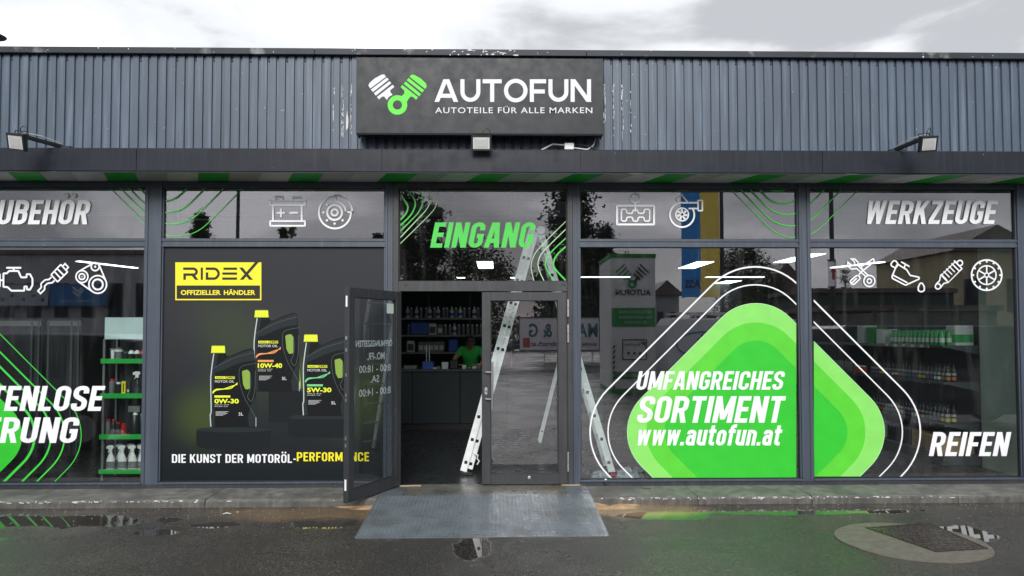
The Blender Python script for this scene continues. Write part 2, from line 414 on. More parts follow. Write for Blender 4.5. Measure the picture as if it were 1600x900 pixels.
# heavy condensed stroke alphabet: cap height 1, drawn as strokes of weight w
def glyphs(w):
    a = w / 2; W = 0.47; L, Rr, B, T = a, W - a, a, 1 - a; r = 0.17; X = 0.74
    h = lambda x0, y0, x1, y1, k=1.0: ('h', [(x0 - a * k, y0), (x0 + a * k, y0), (x1 + a * k, y1), (x1 - a * k, y1)])
    st = lambda pts, c=False: ('s', pts, c)
    g = {}
    g['A'] = (0.52, [h(a, 0, .26 - .045, 1), h(.52 - a, 0, .26 + .045, 1), st([(a + .04, .27), (.48 - a, .27)])])
    g['B'] = (W, [st([(L, 0), (L, 1)]), st([(L, T), (Rr, T, r), (Rr, .53, r * .8), (L, .53)]), st([(L, .53), (Rr, .53, r * .8), (Rr, B, r), (L, B)])])
    g['C'] = (W, [st([(Rr, .66), (Rr, T, r), (L, T, r), (L, B, r), (Rr, B, r), (Rr, .34)])])
    g['D'] = (W, [st([(L, 0), (L, 1)]), st([(L, T), (Rr, T, r * 1.1), (Rr, B, r * 1.1), (L, B)])])
    g['E'] = (.40, [st([(L, 0), (L, 1)]), st([(L, T), (.40, T)]), st([(L, .51), (.37, .51)]), st([(L, B), (.40, B)])])
    g['F'] = (.39, [st([(L, 0), (L, 1)]), st([(L, T), (.40, T)]), st([(L, .49), (.36, .49)])])
    g['G'] = (W, [st([(Rr, .68), (Rr, T, r), (L, T, r), (L, B, r), (Rr, B, r), (Rr, .53)]), st([(W, .46), (.24, .46)])])
    g['H'] = (W, [st([(L, 0), (L, 1)]), st([(Rr, 0), (Rr, 1)]), st([(L, .51), (Rr, .51)])])
    g['I'] = (w, [st([(a, 0), (a, 1)])])
    g['K'] = (.50, [st([(L, 0), (L, 1)]), h(L + .02, .36, .50 - a, 1), h(.50 - a, 0, .24, .62)])
    g['L'] = (.38, [st([(L, 0), (L, 1)]), st([(L, B), (.38, B)])])
    g['M'] = (.62, [st([(a, 0), (a, 1)]), st([(.62 - a, 0), (.62 - a, 1)]), h(.31, .12, a * 1.2, 1, .9), h(.31, .12, .62 - a * 1.2, 1, .9)])
    g['N'] = (.49, [st([(a, 0), (a, 1)]), st([(.49 - a, 0), (.49 - a, 1)]), h(.49 - a * 1.1, 0, a * 1.1, 1)])
    g['O'] = (W, [st([(L, T, r), (Rr, T, r), (Rr, B, r), (L, B, r)], True)])
    g['P'] = (W, [st([(L, 0), (L, 1)]), st([(L, T), (Rr, T, r), (Rr, .43, r), (L, .43)])])
    g['R'] = (W + .01, [st([(L, 0), (L, 1)]), st([(L, T), (Rr, T, r), (Rr, .47, r), (L, .47)]), h(Rr + .01, 0, .27, .45)])
    g['S'] = (W - .01, [st([(Rr, .70), (Rr, T, r), (L, T, r), (L, .60, r), (Rr, .40, r), (Rr, B, r), (L, B, r), (L, .30)])])
    g['T'] = (.44, [st([(.22, 0), (.22, 1)]), st([(0, T), (.44, T)])])
    g['U'] = (W, [st([(L, 1), (L, B, r), (Rr, B, r), (Rr, 1)])])
    g['V'] = (.50, [h(.25, 0, a, 1), h(.25, 0, .50 - a, 1)])
    g['W'] = (.70, [h(.19, 0, a, 1, .93), h(.19, 0, .35, 1, .85), h(.51, 0, .35, 1, .85), h(.51, 0, .70 - a, 1, .93)])
    g['Z'] = (.43, [st([(.01, T), (.42, T)]), st([(.01, B), (.42, B)]), h(a, w * .9, .42 - a, 1 - w * .9, 1.05)])
    for u, d in (('O', 'Ö'), ('A', 'Ä'), ('U', 'Ü')):
        wd, s_ = g[u]; g[d] = (wd, s_ + [('c', wd * .24, 1.19, .105), ('c', wd * .80, 1.19, .105)])
    g['-'] = (.26, [st([(.02, .42), (.24, .42)])]); g['.'] = (w, [st([(0, a), (w, a)])]); g[' '] = (.16, [])
    g['w'] = (.60, [h(.17, 0, a, X, .86), h(.17, 0, .30, X, .75), h(.43, 0, .30, X, .75), h(.43, 0, .60 - a, X, .86)])
    w2 = .42; l2, r2, t2 = a, w2 - a, X - a
    g['a'] = (w2, [st([(l2, .53), (l2, t2, .12), (r2, t2, .12), (r2, 0)]), st([(r2, .42), (l2, .42, .10), (l2, B, .10), (r2, B)])])
    g['u'] = (w2, [st([(l2, X), (l2, B, .13), (r2, B, .13), (r2, .25)]), st([(r2, 0), (r2, X)])])
    g['n'] = (w2, [st([(l2, 0), (l2, X)]), st([(l2, t2 - .1), (l2, t2, .12), (r2, t2, .13), (r2, 0)])])
    g['o'] = (w2, [st([(l2, t2, .13), (r2, t2, .13), (r2, B, .13), (l2, B, .13)], True)])
    g['t'] = (.32, [st([(.14, .95), (.14, B, .10), (.32, B)]), st([(0, X - a * .8), (.32, X - a * .8)])])
    g['f'] = (.32, [st([(.14, 0), (.14, T, .12), (.33, T)]), st([(0, X - a * .8), (.32, X - a * .8)])])
    # wide geometric capitals of the fascia sign
    return g
def glyphs_wide(w):
    a = w / 2; g = {}; st = lambda pts, c=False: ('s', pts, c)
    h = lambda x0, y0, x1, y1, k=1.12: ('h', [(x0 - a * k, y0), (x0 + a * k, y0), (x1 + a * k, y1), (x1 - a * k, y1)])
    g['A'] = (1.04, [h(a * 1.1, 0, .52 - .03, 1), h(1.04 - a * 1.1, 0, .52 + .03, 1), st([(.24, .27), (.80, .27)])])
    g['U'] = (.88, [st([(a, 1), (a, a, .36), (.88 - a, a, .36), (.88 - a, 1)])])
    g['T'] = (.84, [st([(.42, 0), (.42, 1)]), st([(0, 1 - a), (.84, 1 - a)])])
    g['O'] = (1.04, [st(circ(.52, .5, .52 - a, n=48), True)])
    g['F'] = (.72, [st([(a, 0), (a, 1)]), st([(a, 1 - a), (.72, 1 - a)]), st([(a, .46), (.66, .46)])])
    g['N'] = (.90, [st([(a, 0), (a, 1)]), st([(.90 - a, 0), (.90 - a, 1)]), h(.90 - a, 0, a, 1, 1.25)])
    return g
def lettering(g, text, x0, x1, yb, yt, w=0.155, slant=0.2, gap=0.075, table=None):
    "heavy lettering fitted between x0..x1 with baseline yb and cap line yt"
    tb = (table or glyphs)(w)
    tot = sum(tb[c][0] for c in text) + gap * (len(text) - 1)
    H = yb - yt; sx = (x1 - x0 - abs(slant * H if False else 0)) / tot; x = 0.0
    sl = slant * H
    sx = (x1 - x0 - sl) / tot
    P = lambda p: (x0 + (x + p[0]) * sx + p[1] * sl, yb - p[1] * H)
    for ch in text:
        wd, items = tb[ch]
        for it in items:
            if it[0] == 'h': g.fill([P(p) for p in it[1]])
            elif it[0] == 'c': g.fill([P((it[1] + it[3] * .52 / 1 * math.cos(t) / max(.5, 1), it[2] + it[3] * math.sin(t))) if False else (P((it[1], it[2]))[0] + it[3] * H * math.cos(t), P((it[1], it[2]))[1] + it[3] * H * math.sin(t)) for t in [k * math.pi / 8 for k in range(16)]])
            else:
                # widths must follow the squeezed space: build the ribbon in letter space, then map
                sub_ = G(lambda u, v, l: (u, v, 0)); sub_.line(it[1], w, it[2], seg=6)
                polys = [[P((sub_.mb.v[i][0], sub_.mb.v[i][1])) for i in f] for f in sub_.mb.f]
                polys = [g.tr(p) for p in polys]; g._emit(polys)
        x += wd + gap
def type_text(g, text, x0, x1, yb, yt, bold=0.0, spacing=1.0, mirror=False, wid=None):
    "ordinary sans lettering fitted to the given box (cap height yb-yt)"
    cu = bpy.data.curves.new("lettering", 'FONT'); cu.body = text; cu.size = 1.0; cu.offset = bold; cu.space_character = spacing; cu.resolution_u = 3
    o = bpy.data.objects.new("lettering", cu); col.objects.link(o)
    me = bpy.data.meshes.new_from_object(o)
    bpy.data.objects.remove(o); bpy.data.curves.remove(cu)
    xs = [v.co.x for v in me.vertices]; a, b = min(xs), max(xs); CAP = 0.729
    k = (yb - yt) / CAP
    sx = (x1 - x0) / (b - a) if x1 is not None else k
    polys = []
    for f in me.polygons:
        p = []
        for i in f.vertices:
            c = me.vertices[i].co; u = x0 + (c.x - a) * sx
            if mirror: u = x1 - (u - x0)
            p.append((u, yb - c.y * k))
        polys.append(p)
    bpy.data.meshes.remove(me); g._emit([g.tr(p) for p in polys])
# ================================================================ ground
def asphalt_material():
    m = bpy.data.materials.new('wet_asphalt'); m.use_nodes = True; nt = m.node_tree; L = nt.links; N = nt.nodes
    b = N['Principled BSDF']; geo = N.new("ShaderNodeNewGeometry"); P = geo.outputs['Position']
    def noise(scale, det, rough=0.5, dist=0.0):
        n = N.new("ShaderNodeTexNoise"); n.inputs['Scale'].default_value = scale; n.inputs['Detail'].default_value = det
        n.inputs['Roughness'].default_value = rough; n.inputs['Distortion'].default_value = dist; L.new(P, n.inputs['Vector']); return n.outputs['Fac']
    def mr(s, a, b_, c=0.0, d=1.0, smooth=True):
        n = N.new("ShaderNodeMapRange"); n.interpolation_type = 'SMOOTHSTEP' if smooth else 'LINEAR'
        for k, v in zip(('From Min', 'From Max', 'To Min', 'To Max'), (a, b_, c, d)): n.inputs[k].default_value = v
        L.new(s, n.inputs['Value']); return n.outputs['Result']
    def math_(op, a, b_=None):
        n = N.new("ShaderNodeMath"); n.operation = op
        for i, v in enumerate((a, b_)):
            if v is None: continue
            if isinstance(v, (int, float)): n.inputs[i].default_value = v
            else: L.new(v, n.inputs[i])
        return n.outputs[0]
    def mixc(f, a, b_):
        n = N.new("ShaderNodeMix"); n.data_type = 'RGBA'
        for k, v in (('Factor', f), ('A', a), ('B', b_)):
            if isinstance(v, (tuple, float)): n.inputs[k].default_value = v
            else: L.new(v, n.inputs[k])
        return n.outputs['Result']
    def blob(cx, cy, rx, ry, soft=0.6, warp=0.35):
        "irregular patch round a place on the ground"
        sep = N.new("ShaderNodeSeparateXYZ"); L.new(P, sep.inputs[0])
        dx = math_('DIVIDE', math_('SUBTRACT', sep.outputs['X'], cx), rx); dy = math_('DIVIDE', math_('SUBTRACT', sep.outputs['Y'], cy), ry)
        d = math_('SQRT', math_('ADD', math_('MULTIPLY', dx, dx), math_('MULTIPLY', dy, dy)))
        d = math_('ADD', d, math_('MULTIPLY', math_('SUBTRACT', warpn, 0.5), warp * 4))
        return mr(d, 1.0 - soft * 0.5, 1.0 + soft * 0.5, 1.0, 0.0)
    warpn = noise(2.2, 5, 0.6)
    fine = noise(230, 2, 0.6); mid = noise(70, 3, 0.6); big = noise(0.8, 6, 0.55); vor = N.new("ShaderNodeTexVoronoi"); vor.inputs['Scale'].default_value = 105; L.new(P, vor.inputs['Vector'])
    c = mixc(mr(big, 0.35, 0.65), (0.032, 0.030, 0.028, 1), (0.058, 0.054, 0.050, 1))
    c = mixc(mr(vor.outputs['Color'], 0.66, 0.95), c, (0.19, 0.18, 0.16, 1))
    c = mixc(mr(mid, 0.40, 0.60, 0.0, 0.6), c, (0.018, 0.017, 0.016, 1))
    # brown silt washed along the kerb and out from the corners of the ramp
    silt = blob(-1.75, -0.85, 0.95, 0.30, 0.9); silt2 = blob(1.45, -0.80, 0.62, 0.28, 0.7, 0.2)
    c = mixc(math_('MULTIPLY', silt, 0.75), c, (0.20, 0.135, 0.075, 1)); c = mixc(math_('MULTIPLY', silt2, 0.95), c, (0.34, 0.22, 0.12, 1))
    sepk = N.new("ShaderNodeSeparateXYZ"); L.new(P, sepk.inputs[0])
    along = mr(sepk.outputs['Y'], -1.25, -0.65, 0.0, 0.5); c = mixc(math_('MULTIPLY', along, mr(warpn, 0.35, 0.65)), c, (0.075, 0.058, 0.042, 1))
    L.new(c, b.inputs['Base Color'])
    # standing water: mirror-smooth pools, elsewhere a thin wet film on grit
    pools = None
    for a in ((-4.6, -1.12, 1.6, 0.26, .25, .5), (-1.62, -1.22, 0.38, 0.24, .2, .4), (3.1, -0.86, 1.35, 0.20, .25, .3), (4.20, -1.74, 0.28, 0.28, .12, .45), (-0.20, -2.10, 0.16, 0.42, .3, .5), (-2.6, -1.30, 0.25, 0.12, .2, .5),
              (1.6, -1.05, 0.50, 0.16, .3, .3), (-3.1, -1.55, 0.22, 0.10, .2, .4), (-4.6, -1.75, 0.3, 0.1, .3, .5)):
        s = blob(*a); pools = s if pools is None else math_('MAXIMUM', pools, s)
    film = mr(big, 0.42, 0.60)
    rr = math_('SUBTRACT', 0.33, math_('MULTIPLY', film, 0.20))
    rr = math_('SUBTRACT', rr, math_('MULTIPLY', mr(sepk.outputs['Y'], -2.1, -0.85, 0.0, 0.15), mr(warpn, 0.3, 0.6)))
    n = N.new("ShaderNodeMix"); n.data_type = 'FLOAT'; L.new(pools, n.inputs['Factor']); L.new(rr, n.inputs['A']); n.inputs['B'].default_value = 0.012
    L.new(n.outputs['Result'], b.inputs['Roughness'])
    b.inputs['IOR'].default_value = 1.42
    b.inputs['Specular IOR Level'].default_value = 0.62
    bp = N.new("ShaderNodeBump"); bp.inputs['Distance'].default_value = 0.004
    L.new(math_('MULTIPLY', math_('SUBTRACT', 1.0, pools), 1.0), bp.inputs['Strength'])
    L.new(math_('ADD', math_('MULTIPLY', vor.outputs['Distance'], -0.7), math_('ADD', fine, mid)), bp.inputs['Height']); L.new(bp.outputs['Normal'], b.inputs['Normal'])
    return m
M['asphalt'] = asphalt_material()
mb = MB(); mb.poly([(-300, -400, 0), (300, -400, 0), (300, 300, 0), (-300, 300, 0)])
o = mb.build('asphalt_ground', M['asphalt'], fix=False); tag(o, 'wet dark asphalt yard in front of the shop', kind='structure')

pav = thing('concrete_pavement', 'low worn concrete kerb running along the shop front', None, (0, -0.3, 0), kind='structure')
rk = random.Random(3)
x = -9.4; KEDGE = -0.60
while x < 9.0:
    w_ = rk.choice([1.55, 2.0, 1.2, 2.4]); x1 = min(x + w_, 9.0)
    if not (x1 < -6.9 or x > 7.2):
        bm = bmesh.new(); nx = max(8, int(w_ / 0.035))
        prof = [(0.0, 0.0), (0.0, 0.055), (0.006, 0.072), (0.02, 0.080), (0.10, 0.082), (0.30, 0.083), (0.60, 0.084)]
        grid = []
        for i in range(nx + 1):
            xx = x + 0.004 + (x1 - x - 0.008) * i / nx; row = []
            chip = max(0, rk.gauss(0, 0.0035)); big_ = 0.018 * max(0, math.sin(xx * 7.3) * math.sin(xx * 2.9 + 1) - 0.72) * 2
            for k, (dy, z) in enumerate(prof):
                cc = chip + big_ if k in (1, 2, 3) else 0
                row.append(bm.verts.new((xx, KEDGE + dy + cc * 0.9 + (rk.gauss(0, 0.0015) if k < 4 else 0), z - 0.3 * 0 - cc * 0.8 + (rk.gauss(0, 0.0012) if 0 < k < 6 else 0))))
            grid.append(row)
        for i in range(nx):
            for k in range(len(prof) - 1): bm.faces.new((grid[i][k], grid[i][k + 1], grid[i + 1][k + 1], grid[i + 1][k]))
        for g_ in (grid[0], grid[-1]):
            bv = bm.verts.new((g_[0].co.x, KEDGE + 0.6, 0)); bm.faces.new(g_ + [bv])
        for v in bm.verts: v.co.y -= -0.3
        bmesh.ops.recalc_face_normals(bm, faces=bm.faces)
        me = bpy.data.meshes.new('kerb_slab'); bm.to_mesh(me); bm.free()
        me.materials.append(M['concrete']); me.materials.append(M['kerbfront'])
        for p_ in me.polygons:
            if abs(p_.normal.z) < 0.75: p_.material_index = 1
        o = bpy.data.objects.new('kerb_slab', me); col.objects.link(o); o.parent = pav
    x = x1

rr = random.Random(31); f = MB()
for i in range(170):
    cx_ = rr.choice([rr.uniform(-6.2, 6.4), rr.gauss(2.6, .9), rr.gauss(-4.6, 1.0)]); w = rr.uniform(.004, .028) * rr.choice([.5, 1, 1.2]); h = rr.uniform(.003, .009); cz = rr.uniform(.056, .074)
    if -1.3 < cx_ < 1.05: continue
    f.poly([(cx_ + w * math.cos(t) * rr.uniform(.6, 1.2), KEDGE - .0045, cz + h * math.sin(t) * rr.uniform(.6, 1.1)) for t in [k * math.pi / 4 for k in range(8)]])
tag(f.build('paint_chips', M['peel'], pav, fix=False), kind='stuff')
f = MB()
for i in range(420):
    X_ = rr.uniform(-5, 6); Y_ = -.62 - abs(rr.gauss(0, .35)); r_ = rr.uniform(.002, .006)
    if -1.3 < X_ < 1.05: continue
    f.hexa([(X_ - r_, Y_ - r_, 0), (X_ + r_, Y_ - r_ * .8, 0), (X_ + r_ * .8, Y_ + r_, 0), (X_ - r_, Y_ + r_, 0), (X_ - r_ * .5, Y_ - r_ * .5, r_ * 1.3), (X_ + r_ * .5, Y_ - r_ * .5, r_ * 1.2), (X_ + r_ * .4, Y_ + r_ * .5, r_ * 1.3), (X_ - r_ * .5, Y_ + r_ * .4, r_)])
o = f.build('grit', mat('grit', (.16, .15, .13), .8, var=.5, vscale=30)); tag(o, 'loose grit along the foot of the kerb', kind='stuff')

# cast ring and cover of the manhole
def ground_quad(mb, pts, z0, z1): mb.prism(pts, 'z', z0, z1)
mc = GP(1424, 846); mh = thing('manhole', 'round concrete manhole ring with rusty square metal cover under a puddle', 'manhole', (mc[0], mc[1], 0))
ring_r = 0.60
cov = [GP(1352, 826), GP(1452, 819), GP(1544, 859), GP(1462, 864)]
bmr = MB()
outer = [(mc[0] + ring_r * (1 + 0.015 * math.sin(5 * t)) * math.cos(t), mc[1] + ring_r * math.sin(t)) for t in [2 * math.pi * k / 64 for k in range(64)]]
bmr.prism(outer, 'z', -0.05, 0.007)
M['ringconc'] = mat('manhole_concrete', srgb(104, 100, 92), 0.6, var=0.2, vscale=14, bump=0.7, bscale=120, spots=0.2, dirt=0.3, dirtc=(0.12, 0.11, 0.09, 1), rvar=0.2)
bmr.build('ring', M['ringconc'], mh)
cm = MB(); ctr = (sum(p[0] for p in cov) / 4, sum(p[1] for p in cov) / 4)
def lerpc(k): return [(ctr[0] + (p[0] - ctr[0]) * k, ctr[1] + (p[1] - ctr[1]) * k) for p in cov]
M['rust'] = mat('rusty_iron', (0.040, 0.030, 0.024), 0.16, metal=0.3, var=0.5, vscale=25, bump=0.8, bscale=70, spots=0.8, spotc=(0.16, 0.14, 0.12, 1), rvar=0.25)
a_, b_ = lerpc(1.0), lerpc(0.95)
for i in range(4):
    j = (i + 1) % 4; cm.hexa([(a_[i][0], a_[i][1], 0.002), (a_[j][0], a_[j][1], 0.002), (b_[j][0], b_[j][1], 0.002), (b_[i][0], b_[i][1], 0.002), (a_[i][0], a_[i][1], 0.014), (a_[j][0], a_[j][1], 0.014), (b_[j][0], b_[j][1], 0.012), (b_[i][0], b_[i][1], 0.012)])
cm.build('cover_frame', M['rust'], mh)
cm = MB(); cm.prism(lerpc(0.94), 'z', 0.0, 0.0095)
cm.build('cover', M['rust'], mh)
lg = MB()
A, B_, C_, D_ = [Vector(p + (0,)) for p in lerpc(0.9)]
for i in range(13):
    for j in range(11):
        u, v = (i + .5) / 13, (j + .5) / 11
        p = (A * (1 - u) + B_ * u) * (1 - v) + (D_ * (1 - u) + C_ * u) * v; s_ = 0.014
        e1 = (B_ - A).normalized() * s_; e2 = (D_ - A).normalized() * s_ * .45
        if (i + j) % 2: e1, e2 = (D_ - A).normalized() * s_, (B_ - A).normalized() * s_ * .45
        lg.hexa([p - e1 - e2 + Vector((0, 0, .0095)), p + e1 - e2 + Vector((0, 0, .0095)), p + e1 + e2 + Vector((0, 0, .0095)), p - e1 + e2 + Vector((0, 0, .0095)),
                 p - e1 * .7 - e2 * .7 + Vector((0, 0, .0125)), p + e1 * .7 - e2 * .7 + Vector((0, 0, .0125)), p + e1 * .7 + e2 * .7 + Vector((0, 0, .0125)), p - e1 * .7 + e2 * .7 + Vector((0, 0, .0125))])
tag(lg.build('raised_studs', M['rust'], mh), kind='stuff')

# ================================================================ entrance ramp
def tread_material():
    m = mat('tread_plate', srgb(104, 113, 120), 0.36, metal=0.22, var=0.16, vscale=4, rvar=0.14, dirt=0.6, dirtc=(0.085, 0.088, 0.088, 1), spots=0.1)
    return m
M['tread'] = tread_material()
ramp = thing('entrance_ramp', 'grey diamond tread metal ramp lying before the open doorway', 'ramp', (-0.12, -0.9, 0))
RX0, RX1, RYF, RYK = -1.24, 0.99, -1.79, -0.50
pm = MB()
zf = lambda y: 0.004 + (0.090 - 0.004) * (y - RYF) / (RYK - RYF)
pm.hexa([(RX0, RYF, 0.0), (RX1, RYF, 0.0), (RX1, RYK, 0.0865), (RX0, RYK, 0.0865), (RX0, RYF, 0.006), (RX1, RYF, 0.006), (RX1, RYK, 0.0935), (RX0, RYK, 0.0935)])
pm.build('sloping_plate', M['tread'], ramp)
M['wetconc'] = mat('wet_grey_plate', srgb(98, 98, 94), 0.35, metal=0.0, var=0.3, vscale=5, bump=0.35, bscale=60, dirt=0.55, dirtc=(0.10, 0.085, 0.05, 1), rvar=0.2)
pm = MB(); pm.box(-0.98, 0.74, -0.498, 0.05, 0.085, 0.094); pm.build('upper_plate', M['wetconc'], ramp)
for xa, xb in ((RX0, -0.984), (0.744, RX1)):
    pm = MB(); pm.box(xa, xb, -0.498, -0.055, 0.085, 0.0925); pm.build('side_plate', M['tread'], ramp)
# lozenge bars of the tread pattern: one relief made of thousands of small raised bars
st = MB(); y = RYF + 0.03; row = 0
while y < RYK - 0.02:
    xx = RX0 + 0.03 + (0.020 if row % 2 else 0)
    while xx < RX1 - 0.03:
        s_ = 1 if row % 2 else -1; dx, dy = 0.0145, 0.0085 * s_
        z0 = zf(y) + 0.0028; z1 = z0 + 0.0042
        nx_, ny_ = -dy * 0.35, dx * 0.35
        st.v += [(xx - dx, y - dy, z0), (xx + nx_, y + ny_, z0), (xx + dx, y + dy, z0), (xx - nx_, y - ny_, z0), (xx, y, z1)]
        n = len(st.v) - 5
        st.f += [(n, n + 3, n + 4), (n + 3, n + 2, n + 4), (n + 2, n + 1, n + 4), (n + 1, n, n + 4)]
        xx += 0.040
    y += 0.020; row += 1
tag(st.build('tread_bars', M['tread'], ramp, fix=False), kind='stuff')
M['wood'] = mat('pale_wood_strip', (0.42, 0.33, 0.22), 0.7, var=0.2, vscale=30)
for xa, xb in ((-1.08, -0.84), (0.72, 0.98)):
    pm = MB(); pm.box(xa, xb, -0.05, -0.012, 0.085, 0.100); pm.build('threshold_strip', M['wood'], ramp)

# silt heaps beside the ramp, litter, pipe stub
M['silt'] = mat('sandy_silt', (0.46, 0.31, 0.18), 0.55, var=0.3, vscale=12, bump=0.8, bscale=90)
def heap(x0, x1, y0, y1, h, seed, name, lab, fade):
    bm = bmesh.new(); nx, ny = 46, 16; rr = random.Random(seed); rows = []
    from mathutils import noise as mn
    for i in range(nx + 1):
        rows.append([])
        for j in range(ny + 1):
            u, v = i / nx, j / ny; X = x0 + (x1 - x0) * u; Y = y0 + (y1 - y0) * v
            # thins towards the far end from the ramp and out on to the yard
            z = h * (1 - abs(u - fade)) ** 1.6 * (v ** 1.3) * (0.55 + 0.9 * mn.noise(Vector((X * 5, Y * 9, seed)))) - 0.004 - 0.014 * (1 - v) * (abs(u - fade))
            if v < 0.05: z = min(z, -0.006)
            rows[-1].append(bm.verts.new((X, Y, z)))
    for i in range(nx):
        for j in range(ny): bm.faces.new((rows[i][j], rows[i + 1][j], rows[i + 1][j + 1], rows[i][j + 1]))
    me = bpy.data.meshes.new(name); bm.to_mesh(me); bm.free(); me.materials.append(M['silt']); me.shade_smooth()
    o = bpy.data.objects.new(name, me); col.objects.link(o); tag(o, lab, kind='stuff')
heap(0.98, 2.0, -0.98, -0.595, 0.045, 2, 'sandy_silt', 'orange brown silt washed against the kerb right of the ramp', 0.0)
heap(-2.0, -1.22, -0.88, -0.595, 0.03, 5, 'sandy_silt', 'brown silt under the open door leaf', 1.0)
px, py = GP(355, 804)
lp = MB(); rr = random.Random(4)
ring_ = [(px + (0.045 + rr.uniform(-.012, .012)) * math.cos(t), py + 0.03 * math.sin(t), 0.006 + rr.uniform(0, .012)) for t in [k * math.pi / 5 for k in range(10)]]
n = len(lp.v); lp.v += ring_ + [(px, py, 0.02)]
for k in range(10): lp.f.append((n + k, n + (k + 1) % 10, n + 10))
tag(lp.build('crumpled_tissue', mat('tissue', (0.6, 0.72, 0.72), 0.8, var=0.1)), 'small crumpled pale blue tissue on the wet asphalt', 'litter')
px, py = GP(371, 801)
lp = MB(); lp.tube([(px - .012, py, .006), (px + .014, py + .004, .006)], .004, 6); tag(lp.build('cigarette_butt', mat('filter_tan', (.5, .32, .15), .8)), 'tan cigarette butt beside the crumpled tissue', 'litter')
px, py = GP(945, 757, 0.10)
t = thing('pipe_stub', 'short black pipe stub with white sealant before the window right of the door', 'pipe', (px, py, .085))
lp = MB(); lp.tube([(px, py - .03, .12), (px, py + .03, .12)], .018, 10); lp.build('pipe', M['black'], t)
lp = MB(); lp.lathe([(.02, 0), (.026, .01), (.016, .03), (.012, .06), (.004, .075)], (px + .012, py + .02, .085), 9, 1.2, .7); lp.build('sealant', M['white_plastic'], t, smooth=True)
px, py = GP(1012, 764, 0.084)
lp = MB(); lp.prism([(px - .05, py), (px - .02, py + .02), (px + .04, py + .012), (px + .03, py - .012)], 'z', .084, .09)
tag(lp.build('dead_leaf', mat('dead_leaf', (.05, .04, .03), .7)), 'dark wet leaf on the kerb right of the ramp', 'leaf')

# ================================================================ the shop building
ZS, ZH0, ZT1, ZT0, ZG, ZB = 3.50, 3.43, 2.852, 2.762, 0.150, 0.124
shop = thing('shop_building', 'single storey car parts shop with grey ribbed metal cladding and wide windows', 'shop', (0, 0, 0))
BX0, BX1 = -8.0, 9.0
# ribbed cladding sheets
YC, RD = -0.20, 0.019
prof = []
for k in range(10):
    x0 = k * 0.1; prof += [(x0, 0), (x0 + .066, 0), (x0 + .072, RD), (x0 + .093, RD)]
prof += [(1.0, 0)]
base = MB(); Z0, Z1 = 3.70, 4.865
n = 0
for (xx, d) in prof: base.v += [(xx, -RD + d, Z0), (xx, -RD + d, Z1)]
for i in range(len(prof) - 1): base.f.append((2 * i, 2 * i + 2, 2 * i + 3, 2 * i + 1))
k0 = len(base.v); base.v += [(0, 0.02, Z0), (0, 0.02, Z1), (1.0, .02, Z0), (1.0, .02, Z1)]
base.f += [(k0, k0 + 1, k0 + 3, k0 + 2)]
first = base.build('cladding_panel', M['cladding'], shop, local=True, fix=False); first.location = (BX0, YC, 0)
for i in range(1, 17):
    c = first.copy(); col.objects.link(c); c.location = (BX0 + i, YC + rk.uniform(-.002, .002), rk.uniform(-.003, .003))
sc_ = MB()
for i in range(17):
    for k in range(5):
        if rk.random() < .06: continue
        xx = BX0 + i + k * .2 + .0825; zz = 4.80 + rk.uniform(-.004, .004); yy = YC - 0.002
        sc_.lathe([(.009, 0), (.009, .004), (.005, .007)], (0, 0, 0), 6)
        for q in range(18): v = sc_.v[-18 + q]; sc_.v[-18 + q] = (xx + v[0], yy - v[2], zz + v[1])
tag(sc_.build('fixing_screws', mat('screw_heads', (.05, .05, .055), .4, metal=.5), shop), kind='stuff')
# capping: lengths of folded sheet
x = BX0
for w_ in (3.1, 2.9, 3.0, 3.0, 3.0, 2.0):
    mb = MB(); mb.bbox(x + .001, x + w_ - .001, YC - .07, YC + .25, 4.855, 4.925, .004); mb.build('roof_capping', M['capping'], shop); x += w_
mb = MB(); mb.box(BX0, BX1, YC + .03, 12, 4.72, 4.84); mb.build('roof', M['capping'], shop)
mb = MB(); mb.box(BX0, BX0 + .12, YC + .03, 12, 0.0, 4.70); mb.build('side_wall', M['cladding'], shop)
mb = MB(); mb.box(BX1 - .12, BX1, YC + .03, 12, 0, 4.70); mb.build('side_wall', M['cladding'], shop)
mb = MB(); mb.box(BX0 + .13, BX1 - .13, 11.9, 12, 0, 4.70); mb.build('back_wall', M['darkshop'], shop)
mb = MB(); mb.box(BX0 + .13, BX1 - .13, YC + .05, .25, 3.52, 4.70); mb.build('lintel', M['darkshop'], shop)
# worn paint at both sides of the sign, and along the capping
def flakes(area, n, seed, name):
    rr = random.Random(seed); f = MB(); x0, x1, z0, z1 = area
    for i in range(n):
        cx_ = x0 + (x1 - x0) * rr.random(); cx_ = BX0 + round((cx_ - BX0 - .098) / .1) * .1 + rr.choice([.094, .1, .0, .01]); cz = z0 + (z1 - z0) * rr.random()
        h = rr.choice([.006, .01, .02, .03, .07]) * rr.uniform(.6, 1.3); w = rr.uniform(.002, .006)
        pts = [(cx_ + w * math.cos(t) * rr.uniform(.6, 1.2), cz + h * math.sin(t) * rr.uniform(.7, 1.1)) for t in [k * math.pi / 4 for k in range(8)]]
        f.poly([(p[0], YC - RD - .002, p[1]) for p in pts])
    tag(f.build(name, M['peel'], shop, fix=False), kind='stuff')
xa, za = F(545, 145, -.23)
flakes((xa - .10, xa + .06, 3.98, 4.5), 44, 1, 'peeling_paint'); xa, _z = F(965, 150, -.23); flakes((xa - .16, xa + .18, 3.98, 4.55), 60, 2, 'peeling_paint')
f = MB(); rr = random.Random(9)
